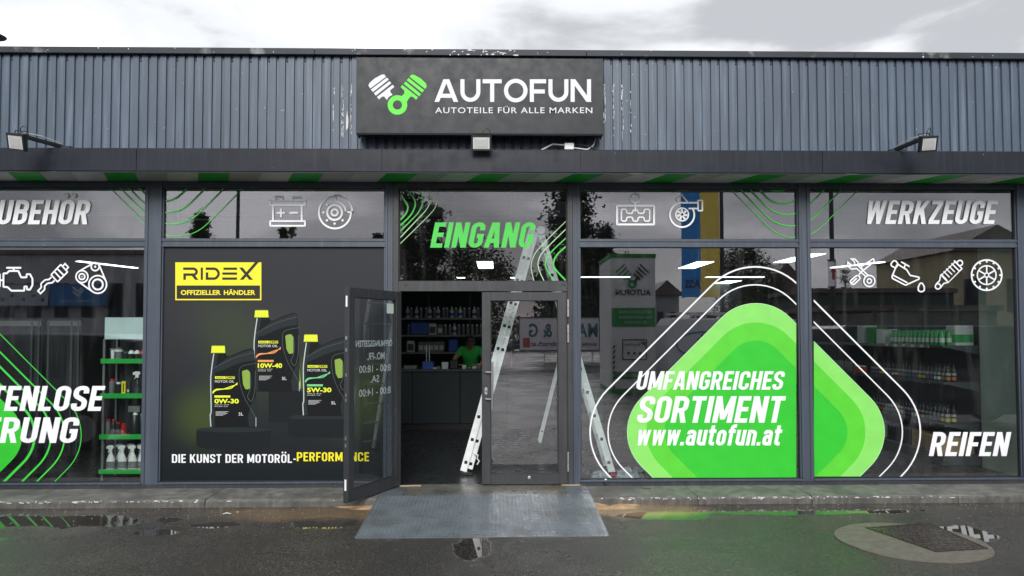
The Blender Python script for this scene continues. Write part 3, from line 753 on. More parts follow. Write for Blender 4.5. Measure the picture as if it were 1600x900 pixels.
for i in range(46):
    cx_ = rr.gauss(F(750, 78, -.27)[0], .35) if i < 26 else rr.uniform(-5, 6); w = rr.uniform(.004, .03) * (1 if i < 26 else .4); h = rr.uniform(.003, .010); cz = rr.uniform(4.86, 4.92)
    f.poly([(cx_ + w * math.cos(t) * rr.uniform(.6, 1.2), YC - .0705, cz + h * math.sin(t)) for t in [k * math.pi / 4 for k in range(8)]])
tag(f.build('peeling_paint', M['peel'], shop, fix=False), kind='stuff')
xx, zz = F(542, 187, -.23)
f = MB(); f.poly([(xx - .012, YC - RD - .0025, zz - .12), (xx + .012, YC - RD - .0025, zz - .09), (xx + .016, YC - RD - .0025, zz), (xx, YC - RD - .0025, zz + .11), (xx - .010, YC - RD - .0025, zz + .02)]); tag(f.build('peeling_paint', M['peel'], shop, fix=False), kind='stuff')

# canopy: fascia sheets and slanted soffit boards
YF_ = -0.50; fj = [F(p, 250, YF_)[0] for p in (213, 597, 907, 1285)]
fj = [BX0 + .0, fj[0] - 2.85] + fj + [fj[3] + 2.35, BX1]
for a, b in zip(fj[:-1], fj[1:]):
    mb = MB(); o_ = [(YF_ + .012, 3.516), (YF_ + .012, 3.502), (YF_, 3.510), (YF_, 3.744), (YF_ + .006, 3.753), (-.24, 3.762), (-.24, 3.745), (YF_ + .014, 3.738)]
    mb.prism(o_, 'x', a + .003, b - .003); mb.build('fascia_panel', M['fascia'], shop)
mb = MB(); mb.box(BX0, BX1, YF_ + .014, YF_ + .04, 3.505, 3.735); mb.build('fascia_backing', M['gasket'], shop)
mb = MB(); mb.box(BX0, BX1, YF_ + .003, YF_ + .013, 3.494, 3.5015); mb.build('drip_edge', M['capping'], shop)
gx = F(753, 271, YF_)[0]; sl = -.20; cyc = ['soffit_green', 'soffit_grey', 'soffit_white']
for k in range(-24, 26):
    a = gx + k / 3.0; m_ = cyc[k % 3]
    if a < -7.3 or a > 8: continue
    mb = MB(); y0, y1 = YF_ + .016, -.012; q = lambda t: a + sl * (t - YF_) / .5
    mb.hexa([(q(y0) + .001, y0, 3.498), (q(y0) + .3323, y0, 3.498), (q(y1) + .3323, y1, 3.498), (q(y1) + .001, y1, 3.498),
             (q(y0) + .001, y0, 3.508), (q(y0) + .3323, y0, 3.508), (q(y1) + .3323, y1, 3.508), (q(y1) + .001, y1, 3.508)])
    mb.build('soffit_board', M[m_], shop)

# ---------------------------------------------------------------- windows and their films
YG = 0.020; YFILM = YG - 0.0065
ffn = lambda u, v, l: (lambda p: (p[0], YFILM - l, p[1]))(F(u, v, YFILM))
def clipX(x0, x1, z0, z1):
    "clip rectangle in photograph units for a pane given in metres"
    def inv(X, Z):
        d = CAMR.transposed() @ (Vector((X, YFILM, Z)) - CAM); return 800 + FPX * d.x / -d.z, 450 + SHIFT - FPX * d.y / -d.z
    a = inv(x0, z1); b = inv(x1, z1); c = inv(x0, z0); d = inv(x1, z0)
    return (max(a[0], c[0]) + .2, max(a[1], b[1]) + .2, min(b[0], d[0]) - .2, min(c[1], d[1]) - .2)
def member(mb, a0, a1, z0, z1, vert, y0=-.028, y1=.07):
    "profiled bar: two ridges with a recessed groove between them"
    w = (a1 - a0) if vert else (z1 - z0); r_ = min(.030, w * .30)
    if vert:
        mb.bbox(a0, a0 + r_, y0, y1, z0, z1, .003).bbox(a1 - r_, a1, y0, y1, z0, z1, .003).box(a0 + r_, a1 - r_, y0 + .012, y1 - .01, z0 + .002, z1 - .002)
    else:
        mb.box(a0, a1, y0 + .002, y1 - .002, z0, z0 + r_).box(a0, a1, y0 + .002, y1 - .002, z1 - r_, z1).box(a0 + .001, a1 - .001, y0 + .012, y1 - .012, z0 + r_, z1 - r_)
posts = [(-6.90, -6.72), (-3.925, -3.745), (-1.25, -1.105), (.800, .934), (3.443, 3.568), (5.968, 6.10), (8.6, 8.75)]
for a, b in posts:
    if a in (-1.25, .800): continue
    mb = MB(); member(mb, a, b, ZB - .03, ZS - .006, True); mb.build('mullion', M['frame'], shop)
mb = MB(); member(mb, -1.25, -1.165, ZB - .03, ZS - .006, True); mb.build('mullion', M['frame'], shop)
mb = MB(); member(mb, .862, .934, ZB - .03, ZS - .006, True); mb.build('mullion', M['frame'], shop)
mb = MB(); mb.box(-7.9, -1.166, -.05, .09, .084, ZB - .003).box(.935, 8.9, -.05, .09, .084, ZB - .003); mb.build('plinth', M['frame_dark'], shop)
WIN = {}
def window(key, x0, x1, poster=False):
    w = sub('window', shop)
    mb = MB(); e = .0015
    member(mb, x0 + e, x1 - e, ZT0, ZT1, False, -.022, .068); member(mb, x0 + e, x1 - e, ZH0, ZS - .008, False, -.022, .068)
    mb.bbox(x0 + e, x1 - e, -.040, .068, ZB, ZG - .004, .003)
    t_ = .016
    for za, zb in ((ZG, ZT0), (ZT1, ZH0)):
        mb.box(x0 + e, x0 + t_, -.008, .05, za + .002, zb - .002).box(x1 - t_, x1 - e, -.008, .05, za + .002, zb - .002)
    mb.build('frame', M['frame'], w)
    gm = MB()
    for za, zb in ((ZG, ZT0), (ZT1, ZH0)):
        for a, b, c, d in ((x0 + t_, x0 + t_ + .006, za, zb), (x1 - t_ - .006, x1 - t_, za, zb), (x0 + t_, x1 - t_, za, za + .006), (x0 + t_, x1 - t_, zb - .006, zb)):
            gm.box(a, b, .006, .04, c, d)
    gm.build('gasket', M['gasket'], w)
    mb = MB(); mb.box(x0 + t_, x1 - t_, YG, YG + .006, ZT1, ZH0); mb.build('pane', M['glass'], w)
    if not poster: mb = MB(); mb.box(x0 + t_, x1 - t_, YG, YG + .006, ZG, ZT0); mb.build('pane', M['glass'], w)
    WIN[key] = (w, clipX(x0 + t_, x1 - t_, ZG, ZT0), clipX(x0 + t_, x1 - t_, ZT1, ZH0 + .04))
window(0, -9.0, -6.901) if False else None
window(1, -6.72, -3.925); window(2, -3.745, -1.25, True); window(4, .934, 3.443); window(5, 3.568, 5.968); window(6, 6.10, 8.6)
def film(key, upper, fn=ffn): return G(fn, WIN[key][2 if upper else 1])
def arcs(key, upper, items, name='line_graphic', m='film_green', base=0):
    "one object per concentric outline"
    for i, (cx_, cy_, h, r_, w_) in enumerate(items):
        g = film(key, upper); g.lift0 = (i + base) * .0001
        g.line(diamond(cx_, cy_, h, r_), w_, True); g.build(name, M[m], WIN[key][0])
tl = [(276 , 285 - 90, 112.5 + 90, 68, 1.1), (269, 195, 180, 60, 1.7), (261, 195, 158.5, 52, 2.1), (255, 195, 136, 40, 2.6), (248.5, 195, 114.5, 30, 2.8)]
arcs(1, True, tl); arcs(2, True, tl)
tr_ = [(1242, 198.5, 197.5, 60, 1.1), (1236, 198.5, 177, 54, 1.6), (1230, 198.5, 156, 46, 2.0), (1223.5, 198.5, 134.5, 36, 2.5), (1215, 198.5, 111, 26, 2.8)]
arcs(4, True, tr_); arcs(5, True, tr_)
bl = [(-100, 680, 258, 75, 1.4), (-100, 680, 230, 70, 2.4), (-100, 680, 207, 66, 3.0), (-100, 680, 179, 60, 4.0)]
arcs(1, False, bl)
g = film(1, False); g.lift0 = .0006; g.fill(diamond(-100, 680, 158, 56)); g.build('diamond_graphic', M['film_g3'], WIN[1][0])
for k in (4, 5):
    for i, (h, r_, mm) in enumerate(((232, 75, 'film_g1'), (201, 72, 'film_g2'), (162.5, 47, 'film_g3'))):
        g = film(k, False); g.lift0 = .0002 * i; g.fill(diamond(1181, 675, h, r_, 24)); g.build('diamond_graphic', M[mm], WIN[k][0])
    arcs(k, False, [(1180, 675, 297, 94, 2.4), (1180, 675, 263.6, 81, 2.0)], m='film_white', base=4)
    arcs(k, False, [(1181, 675, 232, 75, 1.0)], m='film_pale', base=8)
def words(key, upper, items, m='film_white', lift=.002):
    for text, x0, x1, yb, yt in items:
        g = film(key, upper); g.lift0 = lift; g.clip = None if key == 1 else g.clip
        lettering(g, text, x0, x1, yb, yt, w=.165, slant=.20); g.build('lettering', M[m], WIN[key][0])
# frosted transom films, coloured lighter than the white below to offset canopy shade
M['film_transom'] = mat('film_transom', (0.88, 0.90, 0.93), 0.45, var=0.06, vscale=5)
words(1, True, [('ZUBEHÖR', -29, 144, 350.5, 312.5)], 'film_transom')
words(5, True, [('WERKZEUGE', 1350, 1560, 350, 313.5)], 'film_transom')
words(1, False, [('KOSTENLOSE', -104, 165, 642, 603), ('LIEFERUNG', -118, 126, 692, 652)])
words(5, False, [('REIFEN', 1451, 1580, 712.5, 675)])
words(4, False, [('UMFANGREICHES', 993, 1227, 609, 580), ('SORTIMENT', 994, 1228, 660.5, 619), ('www.autofun.at', 993, 1224, 696, 663)])

def icon(key, upper, T, fn_draw, m):
    g = film(key, upper); g.lift0 = .002; g.T = T; fn_draw(g); g.build('line_icon', M[m], WIN[key][0])
def ic_engine(g):
    w = 13
    g.line([(25, 662), (48, 662), (66, 645), (130, 645), (140, 668), (150, 690), (188, 690), (188, 668), (212, 668), (229, 700), (229, 745), (212, 776), (190, 776), (190, 755), (172, 755), (172, 784), (82, 784), (52, 758), (25, 758)], w, True, 5)
    g.line([(45, 623), (150, 623)], w); g.line([(97, 625), (97, 645)], w); g.line([(-16, 710), (25, 710)], w); g.line([(0, 665), (0, 757)], w)
def ic_exhaust(g):
    w = 11
    g.line([(360, 672), (428, 600), (476, 652), (405, 722)], w, True, 4); g.line([(384, 650), (428, 698)], w); g.line([(404, 630), (450, 676)], w)
    g.line([(442, 612), (458, 594), (482, 620), (464, 638)], w)
    g.line([(362, 688), (345, 705), (318, 708, 14), (288, 735, 14), (292, 760, 10), (268, 786), (286, 804), (316, 774, 10), (314, 752, 10), (336, 732, 10), (368, 728), (384, 712)], w, False, 0)
def ic_belt(g):
    w = 11
    g.line(circ(670, 615, 28), w, True); g.disc(670, 615, 8); g.line(circ(577, 685, 42), w, True); g.line(circ(577, 685, 20), w, True); g.disc(577, 685, 5)
    g.line(circ(688, 740, 62, n=56), w, True); g.line(circ(688, 740, 36), 13, True)
    g.line([(650, 594), (553, 650)], w); g.line([(552, 720), (645, 786)], w); g.line([(698, 603), (748, 722)], w)
icon(1, False, (0, 280, 4.5), ic_engine, 'film_white'); icon(1, False, (0, 280, 4.5), ic_exhaust, 'film_white'); icon(1, False, (0, 280, 4.5), ic_belt, 'film_white')
def ic_battery(g):
    w = 12
    g.line([(745, 143), (980, 143), (980, 175), (745, 175)], w, True, 3); g.line([(745, 283), (980, 283), (980, 315), (745, 315)], w, True, 3)
    g.line([(764, 175), (764, 283)], w); g.line([(958, 175), (958, 283)], w)
    g.line([(782, 143), (782, 117), (828, 117), (828, 143)], w); g.line([(900, 143), (900, 122), (946, 122), (946, 143)], w)
    g.line([(788, 227), (846, 227)], w); g.line([(818, 198), (818, 256)], w); g.line([(876, 227), (934, 227)], w)
def ic_brake(g):
    w = 12
    g.line(circ(1182, 225, 108, 0, 270, 60), w); g.line([(1182, 105)] + circ(1182, 225, 118, -85, 0, 60) + [(1300, 222), (1256, 222)] + circ(1182, 225, 74, 0, -85, 50) + [(1186, 105)], w)
    g.line(circ(1180, 225, 50), 14, True); g.line(circ(1180, 225, 21), 13, True)
    for x_, y_ in ((1128, 172), (1104, 225), (1128, 278), (1180, 300), (1234, 278)): g.disc(x_, y_, 8)
icon(2, True, (250, 280, 4.324), ic_battery, 'film_transom'); icon(2, True, (250, 280, 4.324), ic_brake, 'film_transom')
def ic_gear(g):
    g.line(circ(432, 125, 31), 12, True); g.line([(432, 156), (432, 215)], 12); g.line([(312, 175), (555, 175), (555, 298), (312, 298)], 13, True, 3)
    g.line([(340, 198), (374, 198), (374, 225), (415, 225), (415, 202), (449, 202), (449, 225), (490, 225), (490, 198), (526, 198), (526, 276), (490, 276), (490, 250), (449, 250), (449, 276), (415, 276), (415, 250), (374, 250), (374, 276), (340, 276)], 10, True, 12)
def ic_turbo(g):
    g.line(circ(740, 235, 80, -35, 270, 60) + [(845, 155)], 11); g.line([(782, 193), (845, 193)], 10); g.line([(845, 140), (873, 140), (873, 207), (845, 207)], 10, True, 3)
    g.line([(722, 158), (702, 126), (736, 101), (774, 150)], 10); g.line(circ(740, 232, 42), 9, True)
    for k in range(7):
        t = 2 * math.pi * k / 7; g.fill([(740 + 8 * math.cos(t), 232 + 8 * math.sin(t)), (740 + 36 * math.cos(t - .1), 232 + 36 * math.sin(t - .1)), (740 + 36 * math.cos(t + .35), 232 + 36 * math.sin(t + .35)), (740 + 12 * math.cos(t + .9), 232 + 12 * math.sin(t + .9))])
icon(4, True, (890, 280, 4.2105), ic_gear, 'film_transom'); icon(4, True, (890, 280, 4.2105), ic_turbo, 'film_transom')
def ic_tools(g):
    w = 12
    g.line([(142, 322), (212, 262), (240, 290), (176, 350)], w, True, 20); g.line([(158, 338), (206, 292)], w)
    g.line([(222, 262), (262, 222)], w)
    g.line([(240, 196), (345, 128), (352, 152), (258, 228)], w, True, 6)
    g.line(circ(310, 315, 46), w, True); g.line(circ(310, 315, 18), 11, True)
    g.line([(282, 278), (205, 212), (160, 215, 12), (128, 190, 12), (132, 160), (165, 186), (188, 180), (186, 155), (160, 132), (190, 132, 12), (216, 160, 12), (218, 190), (262, 232), (300, 268)], w, False, 0)
def ic_oil(g):
    w = 12
    g.line([(540, 180), (500, 275), (500, 292), (612, 350), (748, 288), (650, 268), (622, 222), (552, 178)], w, True, 10); g.line([(508, 266), (628, 330)], w)
    g.line([(552, 176), (530, 208), (495, 190), (490, 172), (512, 146), (530, 148)], w, True, 10); g.line([(575, 155), (645, 195)], w); g.line([(612, 175), (600, 205)], w)
    g.line([(743, 318), (768, 362), (768, 395), (743, 406), (718, 395), (718, 362)], w, True, 14)
def ic_shock(g):
    w = 11
    g.line(circ(1065, 165, 22), w, True); g.line(circ(882, 360, 22), w, True)
    g.line([(1042, 172), (1020, 150)], w); g.line([(1015, 145), (1082, 212)], 12); g.line([(1082, 215), (1060, 232), (1000, 172)], w)
    for k in range(5):
        x_ = 1020 - k * 22; y_ = 178 + k * 22; g.line([(x_ - 26, y_ - 10), (x_ + 24, y_ + 40)], 9)
    g.line([(912, 268), (965, 325)], 12); g.line([(900, 272), (915, 262)], w); g.line([(902, 275), (895, 312), (868, 340)], w); g.line([(958, 330), (930, 335), (902, 372)], w); g.line([(1032, 148), (905, 272)], 8); g.line([(1085, 210), (962, 332)], 8)
def ic_wheel(g):
    w = 11
    g.line(circ(1288, 266, 126, n=64), 13, True); g.line(circ(1288, 266, 78, n=48), w, True); g.line(circ(1288, 266, 18), 10, True)
    for k in range(6):
        t = math.pi / 2 + k * math.pi / 3; g.line([(1288 + 24 * math.cos(t), 266 + 24 * math.sin(t)), (1288 + 74 * math.cos(t), 266 + 74 * math.sin(t))], 12)
    for k in range(12):
        t = k * math.pi / 6; g.line([(1288 + 105 * math.cos(t), 266 + 105 * math.sin(t)), (1288 + 122 * math.cos(t), 266 + 122 * math.sin(t))], 15)
for f_ in (ic_tools, ic_oil, ic_shock, ic_wheel): icon(5, False, (1300, 380, 5.333), f_, 'film_white')
# ================================================================ entrance: frame, transom light, two leaves
dr = sub('entrance_frame', shop)
mb = MB()
mb.bbox(-1.1635, -1.100, -.034, .075, .096, ZS - .008, .003); mb.build('jamb', M['frame_dark'], dr)
mb = MB(); mb.bbox(.800, .8605, -.034, .075, .096, ZS - .008, .003); mb.build('jamb', M['frame_dark'], dr)
mb = MB(); mb.box(-1.099, .799, -.032, .072, 2.262, 2.372); mb.build('door_head', M['frame_dark'], dr)
mb = MB(); mb.box(-1.099, .799, -.032, .072, 3.425, ZS - .009); mb.build('top_rail', M['frame_dark'], dr)
mb = MB(); mb.box(-1.099, -1.078, -.028, .072, .096, 2.26).box(.778, .799, -.020, .072, .096, 2.26); tag(mb.build('door_stop', M['frame_dark'], dr), kind='stuff')
gm = MB()
for a, b, c, d in ((-1.099, -1.090, 2.373, 3.424), (.790, .799, 2.373, 3.424), (-1.099, .799, 2.373, 2.381), (-1.099, .799, 3.416, 3.424)): gm.box(a, b, .004, .04, c, d)
gm.build('gasket', M['gasket'], dr)
mb = MB(); mb.box(-1.098, .798, YG, YG + .006, 2.374, 3.423); mb.build('pane', M['glass'], dr)
for p_ in (634, 880):
    X_, Z_ = F(p_, 445, -.033); mb = MB(); mb.box(X_ - .022, X_ + .022, -.0345, -.030, Z_ - .008, Z_ + .006); mb.build('drain_cap', M['black'], dr)
cd = clipX(-1.09, .79, 2.381, 3.42)
mono = lambda pts, w, i, m: (lambda g: (setattr(g, 'lift0', i * .0001), g.line(pts, w, False), g.build('line_graphic', M[m], dr)))(G(ffn, cd))
def spline(pts, n=9):
    out = []; P_ = [pts[0]] + pts + [pts[-1]]
    for i in range(1, len(P_) - 2):
        p0, p1, p2, p3 = [Vector(p) for p in P_[i - 1:i + 3]]
        for k in range(n):
            t = k / n; out.append(tuple(0.5 * ((2 * p1) + (p2 - p0) * t + (2 * p0 - 5 * p1 + 4 * p2 - p3) * t * t + (3 * p1 - p0 - 3 * p2 + p3) * t ** 3)))
    return out + [pts[-1]]
def cr6(l): return [(520 + x / 3, 260 + y / 3) for x, y in l]
for i, (pts, w_, m_) in enumerate([
    ([(470, 70), (487, 105), (492, 150), (478, 195), (440, 240), (310, 368)], 1.0, 'film_pale'), ([(425, 70), (448, 115), (459, 155), (440, 200), (400, 245), (310, 340)], 1.4, 'film_pale'),
    ([(375, 70), (408, 120), (422, 160), (405, 210), (370, 250), (310, 310)], 1.8, 'film_green'), ([(325, 90), (372, 140), (387, 175), (372, 218), (345, 250), (310, 283)], 2.2, 'film_green'),
    ([(300, 120), (335, 158), (352, 190), (340, 225), (310, 256)], 2.6, 'film_green'),
    ([(1105, 245), (975, 375), (938, 430), (930, 480), (945, 545)], 1.0, 'film_pale'), ([(1105, 282), (1000, 385), (968, 430), (964, 475), (995, 548)], 1.3, 'film_pale'),
    ([(1105, 325), (1030, 395), (1000, 440), (1002, 480), (1045, 548)], 1.8, 'film_green'), ([(1105, 365), (1055, 410), (1036, 445), (1042, 480), (1102, 545)], 2.4, 'film_green')]):
    mono(spline(cr6(pts)), w_, i, m_)
g = G(ffn, None); g.lift0 = .001; lettering(g, 'EINGANG', 672, 838, 387, 347.5, w=.17, slant=.2); g.build('lettering', M['film_green'], dr)

def leaf(parent, w, h, name_side):
    "a glazed aluminium leaf in its own axes: hinge at x=0, outer face towards -y"
    st, top, bot = .100, .095, .115
    fr = MB(); y0, y1 = -.030, .030
    fr.bbox(0, st, y0, y1, 0, h, .004).bbox(w - st, w, y0, y1, 0, h, .004).box(st - .001, w - st + .001, y0 + .001, y1 - .001, 0.001, bot).box(st - .001, w - st + .001, y0 + .001, y1 - .001, h - top, h - .001)
    fr.build('frame', M['frame_dark'], parent, local=True)
    gm = MB()
    for a, b, c, d in ((st, st + .007, bot, h - top), (w - st - .007, w - st, bot, h - top), (st, w - st, bot, bot + .007), (st, w - st, h - top - .007, h - top)): gm.box(a, b, -.012, .022, c, d)
    gm.build('gasket', M['gasket'], parent, local=True)
    pm = MB(); pm.box(st + .002, w - st - .002, 0.0, .006, bot + .002, h - top - .002); pm.build('pane', M['glass_thin'], parent, local=True)
cl = sub('closed_door', shop, 'closed right hand glazed door leaf with long steel pull handle'); cl.location = (-.165, -.006, .106)
leaf(cl, .955, 2.145, 0)
def hardware(mb, name, m): return mb.build(name, M[m], cl)
xh, z1_ = F(769, 566, -.085); _, z0_ = F(770, 640, -.085)
mb = MB(); mb.tube([(xh, -.092, z0_), (xh, -.092, z1_)], .014, 12); hardware(mb, 'pull_handle', 'steel')
for py_ in (581.5, 623.5):
    xa, za = F(757.5, py_, -.05); mb = MB(); mb.tube([(xa, -.037, za), (xa + .012, -.060, za), (xh, -.090, za)], .009, 8); hardware(mb, 'handle_bracket', 'steel')
xa, za = F(759.5, 611, -.037); mb = MB(); mb.prism([(xa - .016 + (.016 if 0 else 0) + .0, za - .035), (xa + .012, za - .038), (xa + .016, za + .03), (xa + .010, za + .04), (xa - .012, za + .04), (xa - .016, za + .03)], 'y', -.0405, -.0362); hardware(mb, 'lock_plate', 'steel')
mb = MB(); mb.prism([(xa - .004, za - .018), (xa + .004, za - .018), (xa + .006, za), (xa, za + .008), (xa - .006, za)], 'y', -.042, -.0406); hardware(mb, 'keyhole', 'black')
xa, za = F(827, 746, -.037); mb = MB(); mb.lathe([(.018, 0), (.018, .006), (.008, .008)], (0, 0, 0), 12); mb.v = [(xa + v[0], -.037 - v[2], za + v[1]) for v in mb.v]; hardware(mb, 'floor_lock', 'steel')
for a_, b_ in ((468, 495), (507, 535), (706, 737)):
    xa, z1_ = F(887.5, a_, -.04); _, z0_ = F(887.5, b_, -.04); mb = MB()
    zc = (z0_ + z1_) / 2; mb.tube([(xa, -.045, z0_), (xa, -.045, zc - .003)], .012, 10).tube([(xa, -.045, zc + .003), (xa, -.045, z1_)], .012, 10); tag(hardware(mb, 'hinge', 'steel'))

op = sub('open_door', shop, 'glazed door leaf swung wide open with mirrored opening hours'); op.location = (-1.090, -.036, .106); op.rotation_euler = (0, 0, R(-115.5))
LW, LH = .955, 2.145
leaf(op, LW, LH, 1)
lfn = lambda u, v, l: (u, -.0012 - l, v)
def lt(text, x0, x1, zb, cap, bold=.01):
    g = G(lambda u, v, l: (u, -.0012 - l, -v)); type_text(g, text, x0, x1, -zb, -(zb + cap), bold); g.mb.build('lettering', M['film_white'], op, local=True, fix=False)
lt('ÖFFNUNGSZEITEN', .135, .80, 1.545, .066, .022)
lt('MO.-FR.', .28, .60, 1.405, .078, .012); lt('8:00 - 18:00', .16, .74, 1.275, .078, .012); lt('SA.', .38, .54, 1.165, .078, .012); lt('8:00 - 14:00', .16, .74, 1.03, .078, .012)
mb = MB(); mb.box(.125, .255, .0072, .0085, 1.90, 2.01); mb.build('sticker', mat('pale_sticker', (.55, .66, .62), .5, var=.05), op, local=True)
for z_ in (.12, .55, .62, 1.0, 1.05, 1.25, 1.5, 1.62, 1.95):
    mb = MB(); mb.box(LW, LW + .004, -.010, .010, z_, z_ + (.11 if z_ in (.12, 1.95) else .035)); mb.build('lock_keep', M['white_plastic'] if z_ in (.12, 1.95) else M['steel'], op, local=True)

# ================================================================ advertising poster filling the second window
def poster_material():
    m = bpy.data.materials.new('poster_print'); m.use_nodes = True; nt = m.node_tree; L = nt.links; N = nt.nodes; b = N['Principled BSDF']; b.inputs['Roughness'].default_value = .42; b.inputs['Specular IOR Level'].default_value = .2
    geo = N.new("ShaderNodeNewGeometry"); cur = None
    sep = N.new("ShaderNodeSeparateXYZ"); L.new(geo.outputs['Position'], sep.inputs[0])
    mr = N.new("ShaderNodeMapRange"); mr.inputs['From Min'].default_value = .2; mr.inputs['From Max'].default_value = 2.0; L.new(sep.outputs['Z'], mr.inputs['Value'])
    mx = N.new("ShaderNodeMix"); mx.data_type = 'RGBA'; mx.inputs['A'].default_value = (.006, .010, .013, 1); mx.inputs['B'].default_value = (.028, .030, .036, 1); L.new(mr.outputs[0], mx.inputs['Factor']); cur = mx.outputs['Result']
    for px, py, r_, k in ((318, 650, .55, .45), (395, 560, .9, .20), (545, 640, .6, .22), (340, 500, .6, .12), (470, 585, .3, .45), (595, 610, .6, .3)):
        X_, Z_ = F(px, py, YFILM)
        vm = N.new("ShaderNodeVectorMath"); vm.operation = 'DISTANCE'; L.new(geo.outputs['Position'], vm.inputs[0]); vm.inputs[1].default_value = (X_, YFILM, Z_)
        q = N.new("ShaderNodeMapRange"); q.interpolation_type = 'SMOOTHERSTEP'; q.inputs['From Min'].default_value = 0; q.inputs['From Max'].default_value = r_; q.inputs['To Min'].default_value = k; q.inputs['To Max'].default_value = 0
        L.new(vm.outputs['Value'], q.inputs['Value'])
        a = N.new("ShaderNodeMix"); a.data_type = 'RGBA'; L.new(q.outputs[0], a.inputs['Factor']); L.new(cur, a.inputs['A']); a.inputs['B'].default_value = (.075, .115, .018, 1); cur = a.outputs['Result']
    L.new(cur, b.inputs['Base Color']); return m
M['poster'] = poster_material()
M['p_body'] = mat('print_canister', (.004, .006, .007), .42, spec=.2); M['p_edge'] = mat('print_highlight', (.48, .54, .55), .42); M['p_edge2'] = mat('print_soft_highlight', (.075, .095, .10), .42)
M['p_yel'] = mat('print_yellow', (.78, .86, .03), .42); M['p_yeldark'] = mat('print_yellow_dark', (.40, .47, .01), .42); M['p_white'] = mat('print_white', (.78, .80, .80), .42); M['p_grey'] = mat('print_grey', (.60, .62, .62), .42)
M['p_green'] = mat('print_green_glow', (.22, .36, .05), .42); M['p_orange'] = mat('print_orange', (.80, .30, .10), .42); M['p_lgreen'] = mat('print_light_green', (.15, .6, .25), .42); M['p_block'] = mat('print_pedestal', (.008, .011, .013), .42, spec=.2); M['p_block2'] = mat('print_pedestal_top', (.016, .022, .025), .42, spec=.2)
M['p_sheen'] = mat('print_sheen', (.017, .023, .026), .42, spec=.2); M['p_dark'] = mat('print_black', (.03, .032, .03), .42, spec=.2)
po = thing('oil_poster', 'dark poster of three black oil canisters with yellow caps filling the left window', 'poster', (-2.5, YG, ZG))
mb = MB(); mb.box(-3.724, -1.268, YG - .004, YG + .003, ZG + .004, ZT0 - .004); mb.build('sheet', M['poster'], po)
pfn = lambda u, v, l: (lambda p: (p[0], YG - .0042 - l, p[1]))(F(u, v, YG - .0042))
def PG(T=(0, 0, 1), lift=0.0): g = G(pfn); g.T = T; g.lift0 = lift; return g
C5 = (240, 380, 2.1425); CC = (310, 470, 4.287)
g = PG(C5, .0); g.fill([(143, 628), (143, 680), (170, 688), (270, 692), (370, 688), (393, 680), (393, 628)]); g.fill([(385, 494), (385, 600), (500, 600), (500, 494)]); g.fill([(450, 586), (450, 640), (480, 650), (642, 652), (642, 586)]); g.build('printed_pedestal', M['p_block'], po)
g = PG(C5, .0005); g.fill(circ(268, 624, 125, n=40) and [(268 + 125 * math.cos(t), 624 + 9 * math.sin(t)) for t in [k * math.pi / 20 for k in range(40)]]); g.fill([(450 + 192 * u, 584 + 8 * v) for u, v in ((0, 0), (.1, -1), (.5, -1.3), (1, -1.3), (1, .6), (.1, .6))]); g.build('printed_pedestal', M['p_block2'], po)
